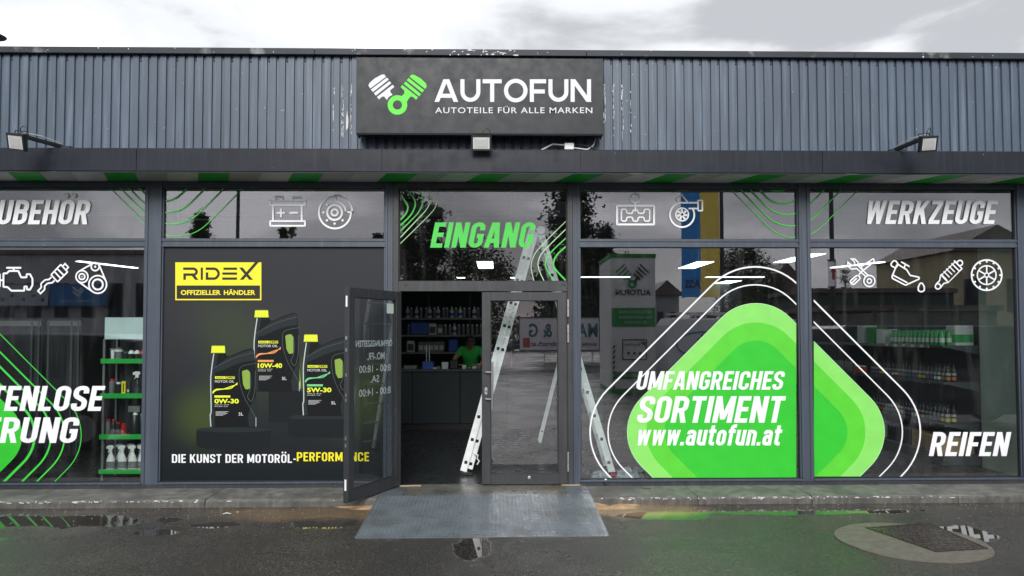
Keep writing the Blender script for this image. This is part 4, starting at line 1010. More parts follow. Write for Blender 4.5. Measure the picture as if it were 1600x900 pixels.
def can(dx, dy, grade, bar, order):
    S = lambda l: [(x + dx, y + dy) + ((p[2],) if len(p) > 2 else ()) for p in l for x, y in [p[:2]]]
    L0 = .0010 + order * .0012
    g = PG(CC, L0); g.fill(rounded(S([(96, 350), (90, 420, 20), (78, 520, 20), (86, 735, 8), (78, 765, 8), (86, 846), (388, 846), (388, 780), (385, 500, 30), (372, 312, 20), (300, 332, 20), (196, 376, 20), (182, 350)])));
    g.build('printed_canister', M['p_body'], po)
    g = PG(CC, L0 + .0001); g.fill(S([(100, 356), (94, 430), (84, 520), (90, 735), (86, 765), (92, 842), (112, 842), (104, 700), (104, 540), (118, 440), (132, 356)])); g.fill(S([(190, 385), (300, 342), (366, 322), (374, 400), (300, 410), (240, 430), (150, 470), (112, 480), (120, 440)])); g.fill(S([(352, 700), (384, 640), (386, 840), (340, 842), (330, 780)])); g.build('printed_sheen', M['p_sheen'], po)
    g = PG(CC, L0 + .0002); g.fill(S([(90, 303), (86, 350), (180, 350), (177, 303)])); g.build('printed_cap', M['p_yel'], po)
    g = PG(CC, L0 + .0003)
    for k in range(9): g.line(S([(95 + k * 9.5, 312), (94 + k * 9.7, 344)]), 1.6)
    g.line(S([(88, 348), (180, 348)]), 4); g.line(S([(92, 302), (176, 302)]), 4); g.build('printed_cap_ribs', M['p_yeldark'], po)
    g = PG(CC, L0 + .0002); g.fill(rounded(S([(292, 470), (330, 460), (346, 480), (346, 590), (316, 594), (300, 560)]), 12)); g.build('printed_handle_gap', M['p_green'], po)
    g = PG(CC, L0 + .0003)
    g.line(spline(S([(384, 418), (310, 432), (280, 450), (272, 490), (280, 560), (310, 650), (384, 780)]), 6), 2.6); g.line(spline(S([(346, 480), (352, 540), (346, 600), (330, 640), (356, 672), (378, 600), (382, 470)]), 6), 3.0)
    g.line(spline(S([(95, 458), (150, 425), (250, 380), (372, 345)]), 6), 2.2); g.build('printed_edges', M['p_edge2'], po)
    g = PG(CC, L0 + .0004); g.line(spline(S([(104, 354), (97, 400), (88, 470), (83, 540), (86, 735), (80, 765), (84, 842)]), 5), 7); g.line(S([(386, 780), (386, 843)]), 4); g.build('printed_highlight', M['p_edge'], po)
    g = PG(CC, L0 + .0005); g.fill(S([(112, 506), (178, 506), (178, 523), (112, 523)])); g.line(S([(180, 507), (243, 507), (243, 522), (180, 522)]), 2, True)
    type_text(g, 'PLUS', 184 + dx, 240 + dx, 520 + dy, 510 + dy, .02)
    type_text(g, grade, 108 + dx, 271 + dx, 686 + dy, 656 + dy, .035)
    g.build('printed_lettering', M['p_yel'], po)
    g = PG(CC, L0 + .0006); type_text(g, 'RIDEX', 118 + dx, 172 + dx, 520 + dy, 510 + dy, .02); g.build('printed_lettering', M['p_dark'], po)
    g = PG(CC, L0 + .0005); type_text(g, 'MOTOR OIL', 111 + dx, 241 + dx, 548 + dy, 531 + dy, .008); type_text(g, '5L', 270 + dx, 301 + dx, 768 + dy, 747 + dy, .012)
    type_text(g, 'ACEA C2  API SP', 108 + dx, 206 + dx, 699 + dy, 693 + dy, .01); type_text(g, 'ACEA C5', 108 + dx, 196 + dx, 710 + dy, 704 + dy, .01)
    for k in range(5): g.line(S([(116, 742 + k * 6.4), (116 + (88, 72, 80, 66, 50)[k], 742 + k * 6.4)]), 2.2)
    g.build('printed_lettering', M['p_grey'], po)
    g = PG(CC, L0 + .0005); g.fill(S([(108, 634), (214, 634), (214, 648), (108, 648)]))
    for o_ in (0, 7, 14):
        g.line(spline(S([(95, 622 - o_ * .8), (120, 600 - o_ * .6), (170, 592 - o_ * .2), (220, 586 - o_), (262, 548 + o_ * .9)]), 6), 4.2)
    g.build('printed_swoosh', M[bar], po)
g = PG(CC, .0008); g.fill([(664, 400), (672, 400), (688, 560), (686, 588), (656, 588), (662, 540)]); g.build('printed_glow', M['p_green'], po)
can(290, -238, '10W-40', 'p_orange', 0); can(0, 0, '0W-30', 'p_yel', 1); can(620, -75, '5W-30', 'p_lgreen', 1)
# badge
TB = (250, 280, 4.324)
g = PG(TB, .006); g.fill([(105, 562), (686, 562), (686, 818), (105, 818)]); g.build('badge', M['yellow'], po)
g = PG(TB, .0063); g.fill([(114, 718), (677, 718), (677, 809), (114, 809)])
k = 17
g.line([(158, 605), (238, 605, 20), (252, 625, 16), (240, 645, 16), (168, 645), (168, 680)], k); g.fill([(214, 650), (238, 650), (262, 680), (238, 680)]); g.line([(284, 597), (284, 680)], 15)
g.line([(310, 605), (380, 605, 30), (404, 638, 30), (380, 672, 30), (319, 672), (319, 630)], k)
for y_ in (605, 638, 672): g.line([(430 if y_ == 605 else 422, y_), (522, y_)], k - 1)
g.fill([(535, 597), (560, 597), (630, 680), (604, 680)]); g.fill([(540, 680), (564, 680), (668, 562), (642, 562)])
g.build('badge_lettering', M['p_dark'], po)
g = PG(TB, .0068); type_text(g, 'OFFIZIELLER', 142, 412, 781, 749, .028); type_text(g, 'HÄNDLER', 433, 645, 781, 749, .028); g.build('badge_lettering', M['yellow'], po)
g = PG((0, 0, 1), .006); lettering(g, 'DIE KUNST DER MOTORÖL-', 269, 463, 723, 709.5, w=.15, slant=0, gap=.10); g.build('lettering', M['film_white'], po)
g = PG((0, 0, 1), .006); lettering(g, 'PERFORMANCE', 464, 577, 720.5, 706.5, w=.15, slant=0, gap=.10); g.build('lettering', M['yellow'], po)

# ================================================================ fascia sign
YS = -.46
sx0, sz1 = F(558, 89, YS); sx1, _ = F(941, 92, YS); _, sz0 = F(558, 211, YS)
sg = thing('shop_sign', 'black sign box with piston emblem and white AUTOFUN lettering above the canopy', 'sign', ((sx0 + sx1) / 2, YS, sz0))
mb = MB(); mb.prism([(YS + .20, sz0 + .03), (YS + .02, sz0), (YS + .004, sz0 + .006), (YS, sz0 + .025), (YS, sz1 - .008), (YS + .008, sz1), (YS + .20, sz1)], 'x', sx0, sx1); mb.build('sign_box', M['sign'], sg)
for xx in (sx0 + .3, sx1 - .3):
    mb = MB(); mb.box(xx - .03, xx + .03, YS + .201, YC - RD + .002, sz0 + .1, sz1 - .1); mb.build('mounting_rail', M['black'], sg)
for xx, ee in ((sx0, -1), (sx1, 1)):
    mb = MB(); mb.box(xx, xx + ee * .006, YS - .002, YS + .203, sz0 + .012, sz1 + .002); mb.build('end_cap', M['capping'], sg)
sfn = lambda u, v, l: (lambda p: (p[0], YS - .001 - l, p[1]))(F(u, v, YS - .001))
g = G(sfn); lettering(g, 'AUTOFUN', 679, 923.5, 159.2, 123.8, w=.180, slant=0, gap=.10, table=glyphs_wide); g.build('lettering', M['sign_white'], sg)
g = G(sfn); g.lift0 = .0002; type_text(g, 'AUTOTEILE FÜR ALLE MARKEN', 680, 925.5, 176.7, 167.3, .004, 1.12); g.build('tagline', M['sign_white'], sg)
TS = (560, 90, 8.0)
g = G(sfn); g.T = TS
for p_ in ([(125, 350), (150, 385), (345, 240), (322, 210), (290, 213), (200, 262), (138, 318)], [(155, 400), (183, 430), (380, 275), (355, 250)], [(193, 445), (218, 475), (412, 320), (388, 295)],
           [(232, 492), (256, 523), (300, 485), (322, 488), (358, 530), (372, 500), (400, 478), (428, 465), (400, 432), (397, 408), (450, 365), (428, 340)]): g.fill(p_)
g.build('emblem', M['sign_white'], sg)
g = G(sfn); g.T = TS; g.lift0 = .0003
for p_ in ([(640, 240), (665, 213), (700, 216), (780, 262), (843, 322), (854, 360), (835, 392)], [(605, 283), (628, 255), (822, 408), (798, 437)], [(567, 328), (590, 300), (782, 455), (760, 485)],
           [(528, 368), (548, 343), (744, 495), (722, 528), (680, 490), (650, 488), (625, 520), (603, 556), (530, 492), (575, 448), (574, 412)]): g.fill(p_)
g.line(circ(488, 592, 90, n=56), 64, True); g.build('emblem', M['sign_green'], sg)

# ================================================================ floodlights, junction box, cables, roof vent
M['lampglass'] = mat('flood_glass', (.66, .68, .68), .2, var=.05); M['lampin'] = mat('flood_reflector', (.48, .49, .49), .35, metal=.1)
def flood(px, py, Y, size, yaw, tilt, label, arm=None, roll=0.0):
    X_, Z_ = F(px, py, Y)
    t = thing('floodlight', label, 'floodlight', (X_, Y, Z_), 0, 'floodlights over the shop front')
    Rm = Matrix.Rotation(yaw, 3, 'Z') @ Matrix.Rotation(tilt, 3, 'X') @ Matrix.Rotation(roll, 3, 'Y')
    def put(mb, name, m):
        mb.v = [tuple(Rm @ Vector(v)) for v in mb.v]; return mb.build(name, M[m], t, local=True)
    w, h = size
    mb = MB(); e = .018
    mb.box(-w, w, -.012, .03, h - e, h).box(-w, w, -.012, .03, -h, -h + e).box(-w, -w + e, -.011, .029, -h + e, h - e).box(w - e, w, -.011, .029, -h + e, h - e)
    mb.hexa([(-w * .95, .03, -h * .95), (w * .95, .03, -h * .95), (w * .95, .03, h * .95), (-w * .95, .03, h * .95), (-w * .6, .06, -h * .6), (w * .6, .06, -h * .6), (w * .6, .06, h * .6), (-w * .6, .06, h * .6)])
    put(mb, 'housing', 'black')
    mb = MB(); mb.box(-w + e + .001, w - e - .001, -.006, -.002, -h + e + .001, h - e - .001); put(mb, 'lamp_glass', 'lampglass')
    mb = MB()
    mb.hexa([(-w * .72, -.0063, -h * .72), (w * .72, -.0063, -h * .72), (w * .72, -.0063, h * .72), (-w * .72, -.0063, h * .72), (-w * .45, -.0083, -h * .40), (w * .45, -.0083, -h * .40), (w * .45, -.0083, h * .45), (-w * .45, -.0083, h * .45)])
    put(mb, 'reflector', 'lampin')
    mb = MB(); mb.tube([(-w * .7, .03, h * .3), (-w * .7, .07, h + .02), (w * .7, .07, h + .02), (w * .7, .03, h * .3)], .006, 6); put(mb, 'bracket', 'black')
    mb = MB(); mb.tube([(0, .05, h * .5), (.02, .05, h + .05), (.06, .06, h + .08), (.09, .07, h + .05), (.08, .08, h - .02)], .004, 6); put(mb, 'cable', 'black')
    if arm:
        ax, ay, az = arm; A_ = Vector((ax - X_, ay - Y, az - Z_)); B0 = Rm @ Vector((0, .07, h * .7))
        mb = MB(); mb.bar(A_, B0, .035, .035); mb.build('arm', M['black'], t, local=True)
        mb = MB(); mb.tube([A_ + Vector((.0, -.02, .03)), A_ * .5 + B0 * .5 + Vector((0, -.03, .05)), B0 + Vector((0, -.03, .03))], .006, 6); mb.build('cable', M['p_grey'], t, local=True)
        mb = MB(); mb.box(A_.x - .06, A_.x + .10, A_.y - .03, A_.y + .05, A_.z - .02, A_.z + .004); mb.build('base_plate', M['black'], t, local=True)
    return t
ax, az = F(97, 229, -.40); flood(25, 222, -.86, (.115, .085), R(-22), R(16), 'black floodlight on an arm at the left end of the canopy', (ax, -.40, 3.785), R(10))
flood(752, 223.5, -.62, (.105, .080), 0, R(10), 'square floodlight fixed under the middle of the sign')
ax, az = F(1398, 236, -.40); flood(1451, 225, -.88, (.112, .080), R(20), R(16), 'black floodlight on an arm above the right windows', (ax, -.40, 3.785), R(-8))
X_, Z_ = F(889, 230, -.30)
jb = thing('junction_box', 'small white junction box with grey cables under the right end of the sign', 'junction box', (X_, -.30, Z_))
mb = MB(); mb.bbox(X_ - .052, X_ + .052, -.34, -.27, Z_ - .035, Z_ + .04, .006); mb.build('box', M['white_plastic'], jb)
mb = MB(); mb.tube([(X_ - .05, -.31, Z_ + .02), (X_ - .18, -.31, Z_ + .03), (X_ - .34, -.31, Z_ - .055)], .009, 7); mb.build('cable', M['p_grey'], jb)
mb = MB(); mb.tube([(X_ + .05, -.31, Z_ - .01), (X_ + .20, -.32, Z_ - .03), (X_ + .27, -.30, Z_ + .02), (X_ + .30, -.27, Z_ + .12)], .007, 7); mb.build('cable', M['white_plastic'], jb)
mb = MB(); mb.tube([(X_ + .05, -.31, Z_ + .03), (X_ + .2, -.31, Z_ + .01), (X_ + .42, -.31, Z_ - .06)], .009, 7); mb.build('cable', M['black'], jb)
Yv = 1.2; X_, Zt = F(2, 50, Yv); _, Zb = F(2, 80, Yv)
rv = thing('roof_vent', 'small dark metal roof vent cowl at the far left of the roof', 'vent', (X_ - .06, Yv, 4.84))
mb = MB(); mb.lathe([(.07, 0), (.07, Zt - 4.84 - .06)], (X_ - .10, Yv, 4.84), 14); mb.build('pipe', M['capping'], rv, smooth=True)
mb = MB(); mb.lathe([(.14, 0), (.15, .015), (.04, .07), (.0, .075)], (X_ - .10, Yv, Zt - .07), 16); mb.build('cowl', M['capping'], rv, smooth=True)
# ================================================================ inside the shop
ZFL = 0.082
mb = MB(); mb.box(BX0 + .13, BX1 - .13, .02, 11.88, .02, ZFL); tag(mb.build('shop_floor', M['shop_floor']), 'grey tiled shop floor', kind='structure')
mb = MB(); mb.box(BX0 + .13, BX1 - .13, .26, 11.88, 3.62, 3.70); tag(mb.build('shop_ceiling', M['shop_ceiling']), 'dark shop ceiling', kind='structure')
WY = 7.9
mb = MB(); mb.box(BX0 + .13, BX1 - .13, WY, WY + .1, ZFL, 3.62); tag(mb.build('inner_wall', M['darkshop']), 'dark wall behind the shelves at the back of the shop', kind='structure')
# pale beam under the ceiling just behind the transoms
M['beam'] = mat('pale_beam', (.50, .51, .51), .5, var=.06)
Yb = 1.5; _, zb1 = F(776, 314, Yb); _, zb0 = F(776, 335, Yb)
mb = MB(); mb.bbox(-5.6, 1.15, Yb, Yb + .2, zb0, zb1, .01); tag(mb.build('ceiling_beam', M['beam']), 'long pale boxed beam under the ceiling behind the transom windows', 'beam')
for k, (pa, pb, pt, pm_, pbm, lab) in enumerate([(711, 799, 304, 334, 341, 'white wire hanging bracket behind the word above the entrance'), (278, 369, 304, 334, 344, 'white wire hanging bracket behind the second window transom')]):
    Yh = 1.35; x0, _ = F(pa, 330, Yh); x1, _ = F(pb, 330, Yh); _, z0 = F(776, pbm, Yh); _, z1 = F(776, pm_, Yh); _, zt = F(776, pt, Yh)
    t = thing('sign_hanger', lab, 'bracket', ((x0 + x1) / 2, Yh, z0), 0)
    for a_, b_ in (((x0, z0), (x1, z0)), ((x0, z0), (x0, zt)), ((x1, z0), (x1, zt)), ((x0, z1), (x1, z1))):
        mb = MB(); mb.tube([(a_[0], Yh, a_[1]), (b_[0], Yh, b_[1])], .009, 6); mb.build('rod', M['white_plastic'], t)
# white side wall at the right end; green reflection put into its colour
M['pale_wall'] = mat('wall_green_reflection', (.42, .50, .44), .6, var=.06)
mb = MB(); mb.box(6.16, 6.22, .09, .98, ZFL, 3.5); tag(mb.build('side_partition', M['pale_wall']), 'white partition tinted with green reflection at the right end of the shop window', 'partition')

# LED lights: slim panels hung on wires
def led(x0, x1, y0, y1, z, label):
    t = thing('led_light', label, 'ceiling light', ((x0 + x1) / 2, (y0 + y1) / 2, z), 0, 'lit LED lights under the ceiling')
    mb = MB(); mb.box(x0, x1, y0, y1, z, z + .022); mb.build('lamp_housing', M['white_plastic'], t)
    mb = MB(); mb.box(x0 + .01, x1 - .01, y0 + .01, y1 - .01, z - .005, z - .001); mb.build('diffuser', M['lamp'], t)
    for a_, b_ in ((x0 + .05, y0 + .05), (x1 - .05, y1 - .05)):
        mb = MB(); mb.tube([(a_, b_, z + .02), (a_, b_, 3.62)], .003, 5); mb.build('hanging_wire', M['steel'], t)
ZL = 2.88
def led_px(pa, pb, py, length, label, along=False):
    d = (ZL - CAM.z) * FPX / (520 - py); Y0 = d - 8.34; x0 = F(pa, py, Y0)[0]; x1 = F(pb, py, Y0)[0]
    led(x0, x1, Y0, Y0 + (length if not along else .14), ZL, label)
led_px(1088, 1117, 408, 1.18, 'lit rectangular LED light behind the upper right window above the diamond')
led_px(744, 771, 408, 1.18, 'lit rectangular LED light seen through the glass above the entrance')
led_px(905, 986, 432, .1, 'thin lit LED strip behind the window beside the doors', True)
led_px(1104, 1196, 432, .1, 'thin lit LED strip left of the middle right mullion', True)
led_px(713, 727, 433, .1, 'small lit LED strip low behind the glass above the entrance', True)
led_px(797, 812, 433, .1, 'small lit LED strip crossed by the ladder above the doors', True)
led_px(1262, 1292, 395, 1.3, 'bright LED light cut by the mullion of the right corner window')
led_px(1135, 1160, 438, 1.2, 'small slanting LED light far back below the strip at right')
def slant_led(a, b, label):
    d = (ZL - CAM.z) * FPX / (520 - (a[1] + b[1]) / 2)
    xa, xb = F(a[0], a[1], d - 8.34)[0], F(b[0], b[1], d - 8.34)[0]; da = (ZL - CAM.z) * FPX / (520 - a[1]); db = (ZL - CAM.z) * FPX / (520 - b[1])
    t = thing('led_light', label, 'ceiling light', ((xa + xb) / 2, (da + db) / 2 - 8.34, ZL), 0, 'lit LED lights under the ceiling')
    A_ = Vector((F(a[0], a[1], da - 8.34)[0], da - 8.34, ZL)); B0 = Vector((F(b[0], b[1], db - 8.34)[0], db - 8.34, ZL))
    mb = MB(); mb.bar(A_ + Vector((0, 0, .015)), B0 + Vector((0, 0, .015)), .10, .022); mb.build('lamp_housing', M['white_plastic'], t)
    mb = MB(); mb.bar(A_ - Vector((0, 0, .002)), B0 - Vector((0, 0, .002)), .09, .006); mb.build('diffuser', M['lamp'], t)
    for p_ in (A_.lerp(B0, .1), A_.lerp(B0, .9)):
        mb = MB(); mb.tube([p_ + Vector((0, 0, .02)), (p_.x, p_.y, 3.62)], .003, 5); mb.build('hanging_wire', M['steel'], t)
slant_led((122, 408), (213, 418.5), 'lit slim LED light behind the far left window, over the belt icon')
slant_led((1300, 417.5), (1380, 408.5), 'lit slim LED light crossing the crossed tools icon at right')

# ---------------------------------------------------------------- folding ladder
lad = thing('aluminium_ladder', 'tall white aluminium double ladder standing open behind the entrance', 'ladder', (F(733, 738, .8)[0], .8, ZFL))
def P3(px, py, Y): x, z = F(px, py, Y); return Vector((x, Y, z))
YL = .62
def leg_side(name, a, b, Yd, w, m='alu'):
    mb = MB(); mb.bar(P3(a[0], a[1], YL) + Vector((0, Yd, 0)), P3(b[0], b[1], YL) + Vector((0, Yd, 0)), w, .028, up=(0, 1, 0)); return mb.build(name, M[m], lad)
M['alu'] = mat('ladder_aluminium', (.86, .88, .90), .42, metal=.1, var=.08, vscale=12, spots=.1)
M['alu2'] = mat('ladder_aluminium_inner', (.86, .88, .90), .42, metal=.05, var=.08, vscale=12)
def pair(a1, b1, w1, Yd_off, rungs, suffix, mm):
    for Yd in (Yd_off, .45 - Yd_off): leg_side('stile', a1, b1, Yd, w1, mm)
    for (px, py) in rungs:
        c = P3(px, py, YL); mb = MB(); mb.box(c.x - .012, c.x + .012, YL + .02 + Yd_off, YL + .43 - Yd_off, c.z - .012, c.z + .012); mb.build('rung', M['alu2'], lad)
        mb = MB(); mb.prism([(c.x - .020, c.z - .016), (c.x + .016, c.z - .020), (c.x + .020, c.z + .016), (c.x - .016, c.z + .020)], 'y', YL + Yd_off - .0165, YL + Yd_off - .0142); mb.build('rung_end', M['hole'], lad)
r1 = [(728, 722)] ; r1 = [(728 + (819 - 728) * k / 9.05, 722 - 35.5 * k) for k in range(11)]
r2 = [(735.5, 725)]; r2 = [(735.5 + (826 - 735.5) * k / 9.05, 725 - 35.7 * k) for k in range(10)]
pair((724, 736), (833, 352), .078, 0.0, [r for i, r in enumerate(r1)], '', 'alu')
pair((733.5, 733), (837, 362), .074, 0.030, [r for i, r in enumerate(r2) if i not in (2, 3, 4)], '', 'alu2')
r3 = [(862.5 + (940 - 862.5) * k / 7.0, 430 + (686 - 430) * k / 7.0) for k in range(-1, 9)]
pair((957, 740), (843, 356), .080, .010, r3, '', 'alu2')
mb = MB(); c = P3(845, 360, YL); mb.lathe([(.05, 0), (.05, .035)], (0, 0, 0), 16); mb.v = [(c.x + v[0], YL - .045 + v[2], c.z + v[1]) for v in mb.v]; mb.build('hinge', M['alu'], lad)
for px in (731, 957):
    c = P3(px, 741, YL)
    for Yd in (0, .45):
        mb = MB(); mb.bbox(c.x - .065 if px < 800 else c.x - .045, c.x + .065 if px < 800 else c.x + .045, YL + Yd - .03, YL + Yd + .03, ZFL, ZFL + .032, .008); mb.build('rubber_foot', M['black'], lad)
c = P3(743, 716, YL); mb = MB()
mb.tube([c + Vector((-.02, -.03, .07)), c + Vector((.03, -.03, .04)), c + Vector((.02, -.03, .0)), c + Vector((.045, -.03, -.03)), c + Vector((.02, -.03, -.07))], .010, 7); mb.build('catch_hook', M['alu'], lad)
# loose rail leaning behind the closed leaf
ra, rb = P3(843, 689, 2.4), P3(890, 500, 2.4); rl = thing('loose_rail', 'short aluminium rail leaning behind the glass of the closed door leaf', 'rail', (ra.x, 2.4, ra.z))
mb = MB(); mb.bar(ra, rb, .055, .03, up=(0, 1, 0)); mb.build('rail', M['alu2'], rl)
mb = MB(); mb.bar(ra.lerp(rb, -.015) + Vector((.012, .0, 0)), ra.lerp(rb, .06) + Vector((.012, 0, 0)), .04, .02, up=(0, 1, 0)); mb.build('end_piece', M['white_plastic'], rl)
for k in (.08, .62):
    c = ra.lerp(rb, k); mb = MB(); mb.box(c.x - .011, c.x + .011, c.y - .019, c.y - .0155, c.z - .011, c.z + .011); mb.build('rung_end', M['hole'], rl)
# crumpled plastic sheeting by the right ladder foot
M['sheeting'] = mat('clear_sheeting', (.42, .45, .50), .25, var=.4, vscale=25)
def crumple(cx, cy, rx, ry, h, seed, label, m):
    rr = random.Random(seed); bm = bmesh.new(); n = 16; vs = []
    for i in range(n):
        vs.append([])
        for j in range(n):
            u, v = i / (n - 1) * 2 - 1, j / (n - 1) * 2 - 1; e_ = max(0, 1 - (u * u + v * v) * .8)
            vs[-1].append(bm.verts.new((cx + u * rx * rr.uniform(.85, 1.1), cy + v * ry * rr.uniform(.85, 1.1), ZFL + .003 + e_ * h * rr.random())))
    for i in range(n - 1):
        for j in range(n - 1): bm.faces.new((vs[i][j], vs[i + 1][j], vs[i + 1][j + 1], vs[i][j + 1]))
    me = bpy.data.meshes.new('plastic_sheeting'); bm.to_mesh(me); bm.free(); me.materials.append(m); o = bpy.data.objects.new('plastic_sheeting', me); col.objects.link(o); tag(o, label, 'plastic sheet')
cx_ = F(934, 738, .6)[0]; crumple(cx_, .45, .10, .22, .09, 1, 'crumpled bluish plastic sheet left of the right ladder foot', M['sheeting'])
cx_ = F(985, 738, .6)[0]; crumple(cx_, .50, .20, .28, .13, 2, 'larger crumpled bluish plastic sheet right of the right ladder foot', M['sheeting'])
c = P3(960, 738, YL - .08); mb = MB(); mb.bbox(c.x - .05, c.x + .05, c.y - .05, c.y + .02, ZFL, ZFL + .04, .01); tag(mb.build('red_sponge', mat('red_cloth', (.45, .03, .08), .8, var=.1)), 'small red cloth pad beside the right ladder foot', 'cloth')

# ---------------------------------------------------------------- bottles and tins: one mould per kind
def mold(name, parts):
    "parts: (part_name, material, MB) standing on z=0 around the origin"
    return name, parts
def make(name, parts, label, cat, loc, group, rotz=0.0, single=False):
    t = thing(name, label, cat, loc, rotz, group)
    for pn, m, mb in parts: mb.build(pn, M[m] if isinstance(m, str) else m, t, local=True, smooth=True)
    return t
def P_lathe(prof, n=12, c=(0, 0, 0), **k): return MB().lathe(prof, c, n, **k)
M['lbldim'] = mat('label_dim', (.30, .31, .31), .5, var=.5, vscale=90); M['lblwhite'] = mat('label_white', (.60, .62, .60), .5, var=.1, vscale=40); M['lbldark'] = mat('label_dark', (.05, .055, .06), .5, var=.4, vscale=60)
M['lblyellow'] = mat('label_yellow', (.45, .40, .05), .5, var=.2, vscale=60); M['lblgreen'] = mat('bottle_green', (.03, .33, .09), .35, var=.1, vscale=30)
M['lblblue'] = mat('label_blue', (.03, .10, .42), .45, var=.2, vscale=40); M['lblred'] = mat('label_red', (.55, .06, .03), .5, var=.2, vscale=50); M['lblviolet'] = mat('label_violet', (.12, .08, .20), .5, var=.2, vscale=50)
M['lblorange'] = mat('label_orange', (.40, .14, .03), .5, var=.2, vscale=50); M['lblteal'] = mat('label_teal', (.04, .20, .22), .5, var=.2, vscale=50)
M['darkbottle'] = mat('dark_bottle', (.022, .024, .027), .28, var=.1); M['greyplastic'] = mat('grey_plastic', (.16, .17, .17), .4, var=.1)
M['card'] = mat('cardboard', (.36, .25, .15), .8, var=.12, vscale=8, bump=.1); M['jug'] = mat('milky_jug', (.50, .56, .56), .35, var=.06); M['greentray'] = mat('green_shelf_edge', (.02, .42, .06), .35, var=.05)
def spray_parts(body, label, h=.24, r=.030):
    "trigger-less detailing bottle with long nozzle cap"
    b_ = P_lathe([(r * .92, 0), (r, .006), (r, h * .62), (r * .80, h * .70), (r * .36, h * .77), (r * .34, h * .82)])
    l_ = P_lathe([(r * 1.02, h * .10), (r * 1.02, h * .27)]); w_ = P_lathe([(r * 1.02, h * .36), (r * 1.02, h * .50)]); c_ = P_lathe([(r * .40, h * .80), (r * .42, h * .90), (r * .18, h * .92), (r * .14, h)], 8)
    return [('bottle_body', body, b_), ('label', label, l_), ('upper_label', 'lbldim', w_), ('cap', 'black', c_)]
def can_parts(body, cap, h=.20, r=.028):
    b_ = P_lathe([(r * .95, 0), (r, .005), (r, h * .80), (r * .75, h * .85)]); c_ = P_lathe([(r * .74, h * .845), (r * .76, h * .97), (r * .6, h)]); return [('can_body', body, b_), ('cap', cap, c_)]
def trigger_parts(body='white_plastic', label='greyplastic', head='white_plastic', h=.27, r=.042):
    bd = P_lathe([(r * .95, 0), (r, .01), (r, h * .36), (r * .72, h * .52), (r * .42, h * .64), (r * .32, h * .70), (r * .32, h * .74)], 14, sy=.62)
    lb = P_lathe([(r * 1.02, h * .06), (r * 1.02, h * .34)], 14, sy=.64)
    hd = MB(); hd.prism([(-.050, h * .86), (-.050, h * .95), (-.02, h * 1.0), (.028, h * .99), (.036, h * .90), (.018, h * .84), (.016, h * .73), (-.014, h * .73), (-.016, h * .84)], 'y', -.012, .012)
    tr = MB(); tr.prism([(-.020, h * .84), (-.014, h * .84), (-.026, h * .68), (-.034, h * .66)], 'y', -.006, .006)
    return [('bottle_body', body, bd), ('label', label, lb), ('trigger_head', head, hd), ('trigger', head, tr)]
def jug_parts():
    b_ = MB(); b_.bbox(-.09, .09, -.065, .065, 0, .22, .02); b_.hexa([(-.088, -.06, .219), (.088, -.06, .219), (.088, .06, .219), (-.088, .06, .219), (-.06, -.04, .265), (.03, -.04, .265), (.03, .04, .265), (-.06, .04, .265)])
    hd = MB(); hd.tube([(-.03, 0, .255), (-.02, 0, .30), (.05, 0, .30), (.08, 0, .22)], .012, 8)
    cp_ = P_lathe([(.022, .26), (.022, .29)], 10, (-.055, 0, 0)); lb = MB(); lb.box(-.05, .05, -.0665, -.0655, .05, .17)
    return [('jug_body', 'jug', b_), ('handle', 'jug', hd), ('cap', 'lblblue', cp_), ('label', 'lblwhite', lb)]
def row(parts, name, cat, group, spots, labels):
    t0 = None
    for i, p_ in enumerate(spots):
        lab = labels(i) if callable(labels) else labels
        if t0 is None: t0 = make(name, parts, lab, cat, p_, group)
        else: inst(t0, p_, rotz=0, label=lab)
    return t0

# ---------------------------------------------------------------- long dark gondola at the right
gx0, gx1, gy0 = F(1477, 700, 1.1)[0], 6.30, 1.10
go = thing('shelf_rack', 'dark steel shelf rack full of bottles behind the right window', 'shelf rack', (6.0, 2.6, ZFL))
GY1 = 5.2
mb = MB(); mb.box(gx1 - .02, gx1, gy0 + .002, GY1, ZFL, 2.12); mb.build('back_panel', M['shelf'], go)
mb = MB(); mb.bbox(gx0 - .03, gx1 - .022, gy0, GY1, ZFL, .215, .006); mb.build('base', M['shelf'], go)
lv = [.605, 1.145, 1.62]
for z_ in lv:
    mb = MB(); mb.box(gx0 + .0, gx1 - .021, gy0 + .005, GY1 - .01, z_ - .028, z_); mb.build('shelf_board', M['shelf'], go)
    mb = MB(); mb.box(gx0 - .014, gx0 - .002, gy0 + .3, GY1 - .02, z_ - .034, z_ + .008); mb.build('price_rail', M['shelf_light'] if z_ == 1.62 else M['shelf'], go)
    for yy in (gy0 + .005, gy0 + 1.36, gy0 + 2.7):
        mb = MB(); mb.prism([(gx0 + .06, z_ - .029), (gx1 - .022, z_ - .029), (gx1 - .022, z_ - .13)], 'y', yy, yy + .004); mb.build('bracket', M['shelf'], go)
for yy in (gy0 - .03, gy0 + 1.33, gy0 + 2.68, GY1 - .03):
    mb = MB(); mb.box(gx1 - .075, gx1 + .005, yy - .01, yy + .028, ZFL, 2.14); mb.build('post', M['shelf'], go)
for k in range(5):
    yy = gy0 + .12 + k * .22; mb = MB(); mb.box(gx0 - .0165, gx0 - .0145, yy + .30, yy + .38, lv[2] - .03, lv[2] + .004); mb.build('price_tag', M['lblwhite'], go)
rr = random.Random(12)
lbls = ['lblyellow', 'lblviolet', 'lblteal', 'lblorange', 'lblwhite', 'lblviolet']
GRP = {'low': 'black detailing bottles on the lowest rack board', 'mid': 'black detailing bottles on the middle rack board'}
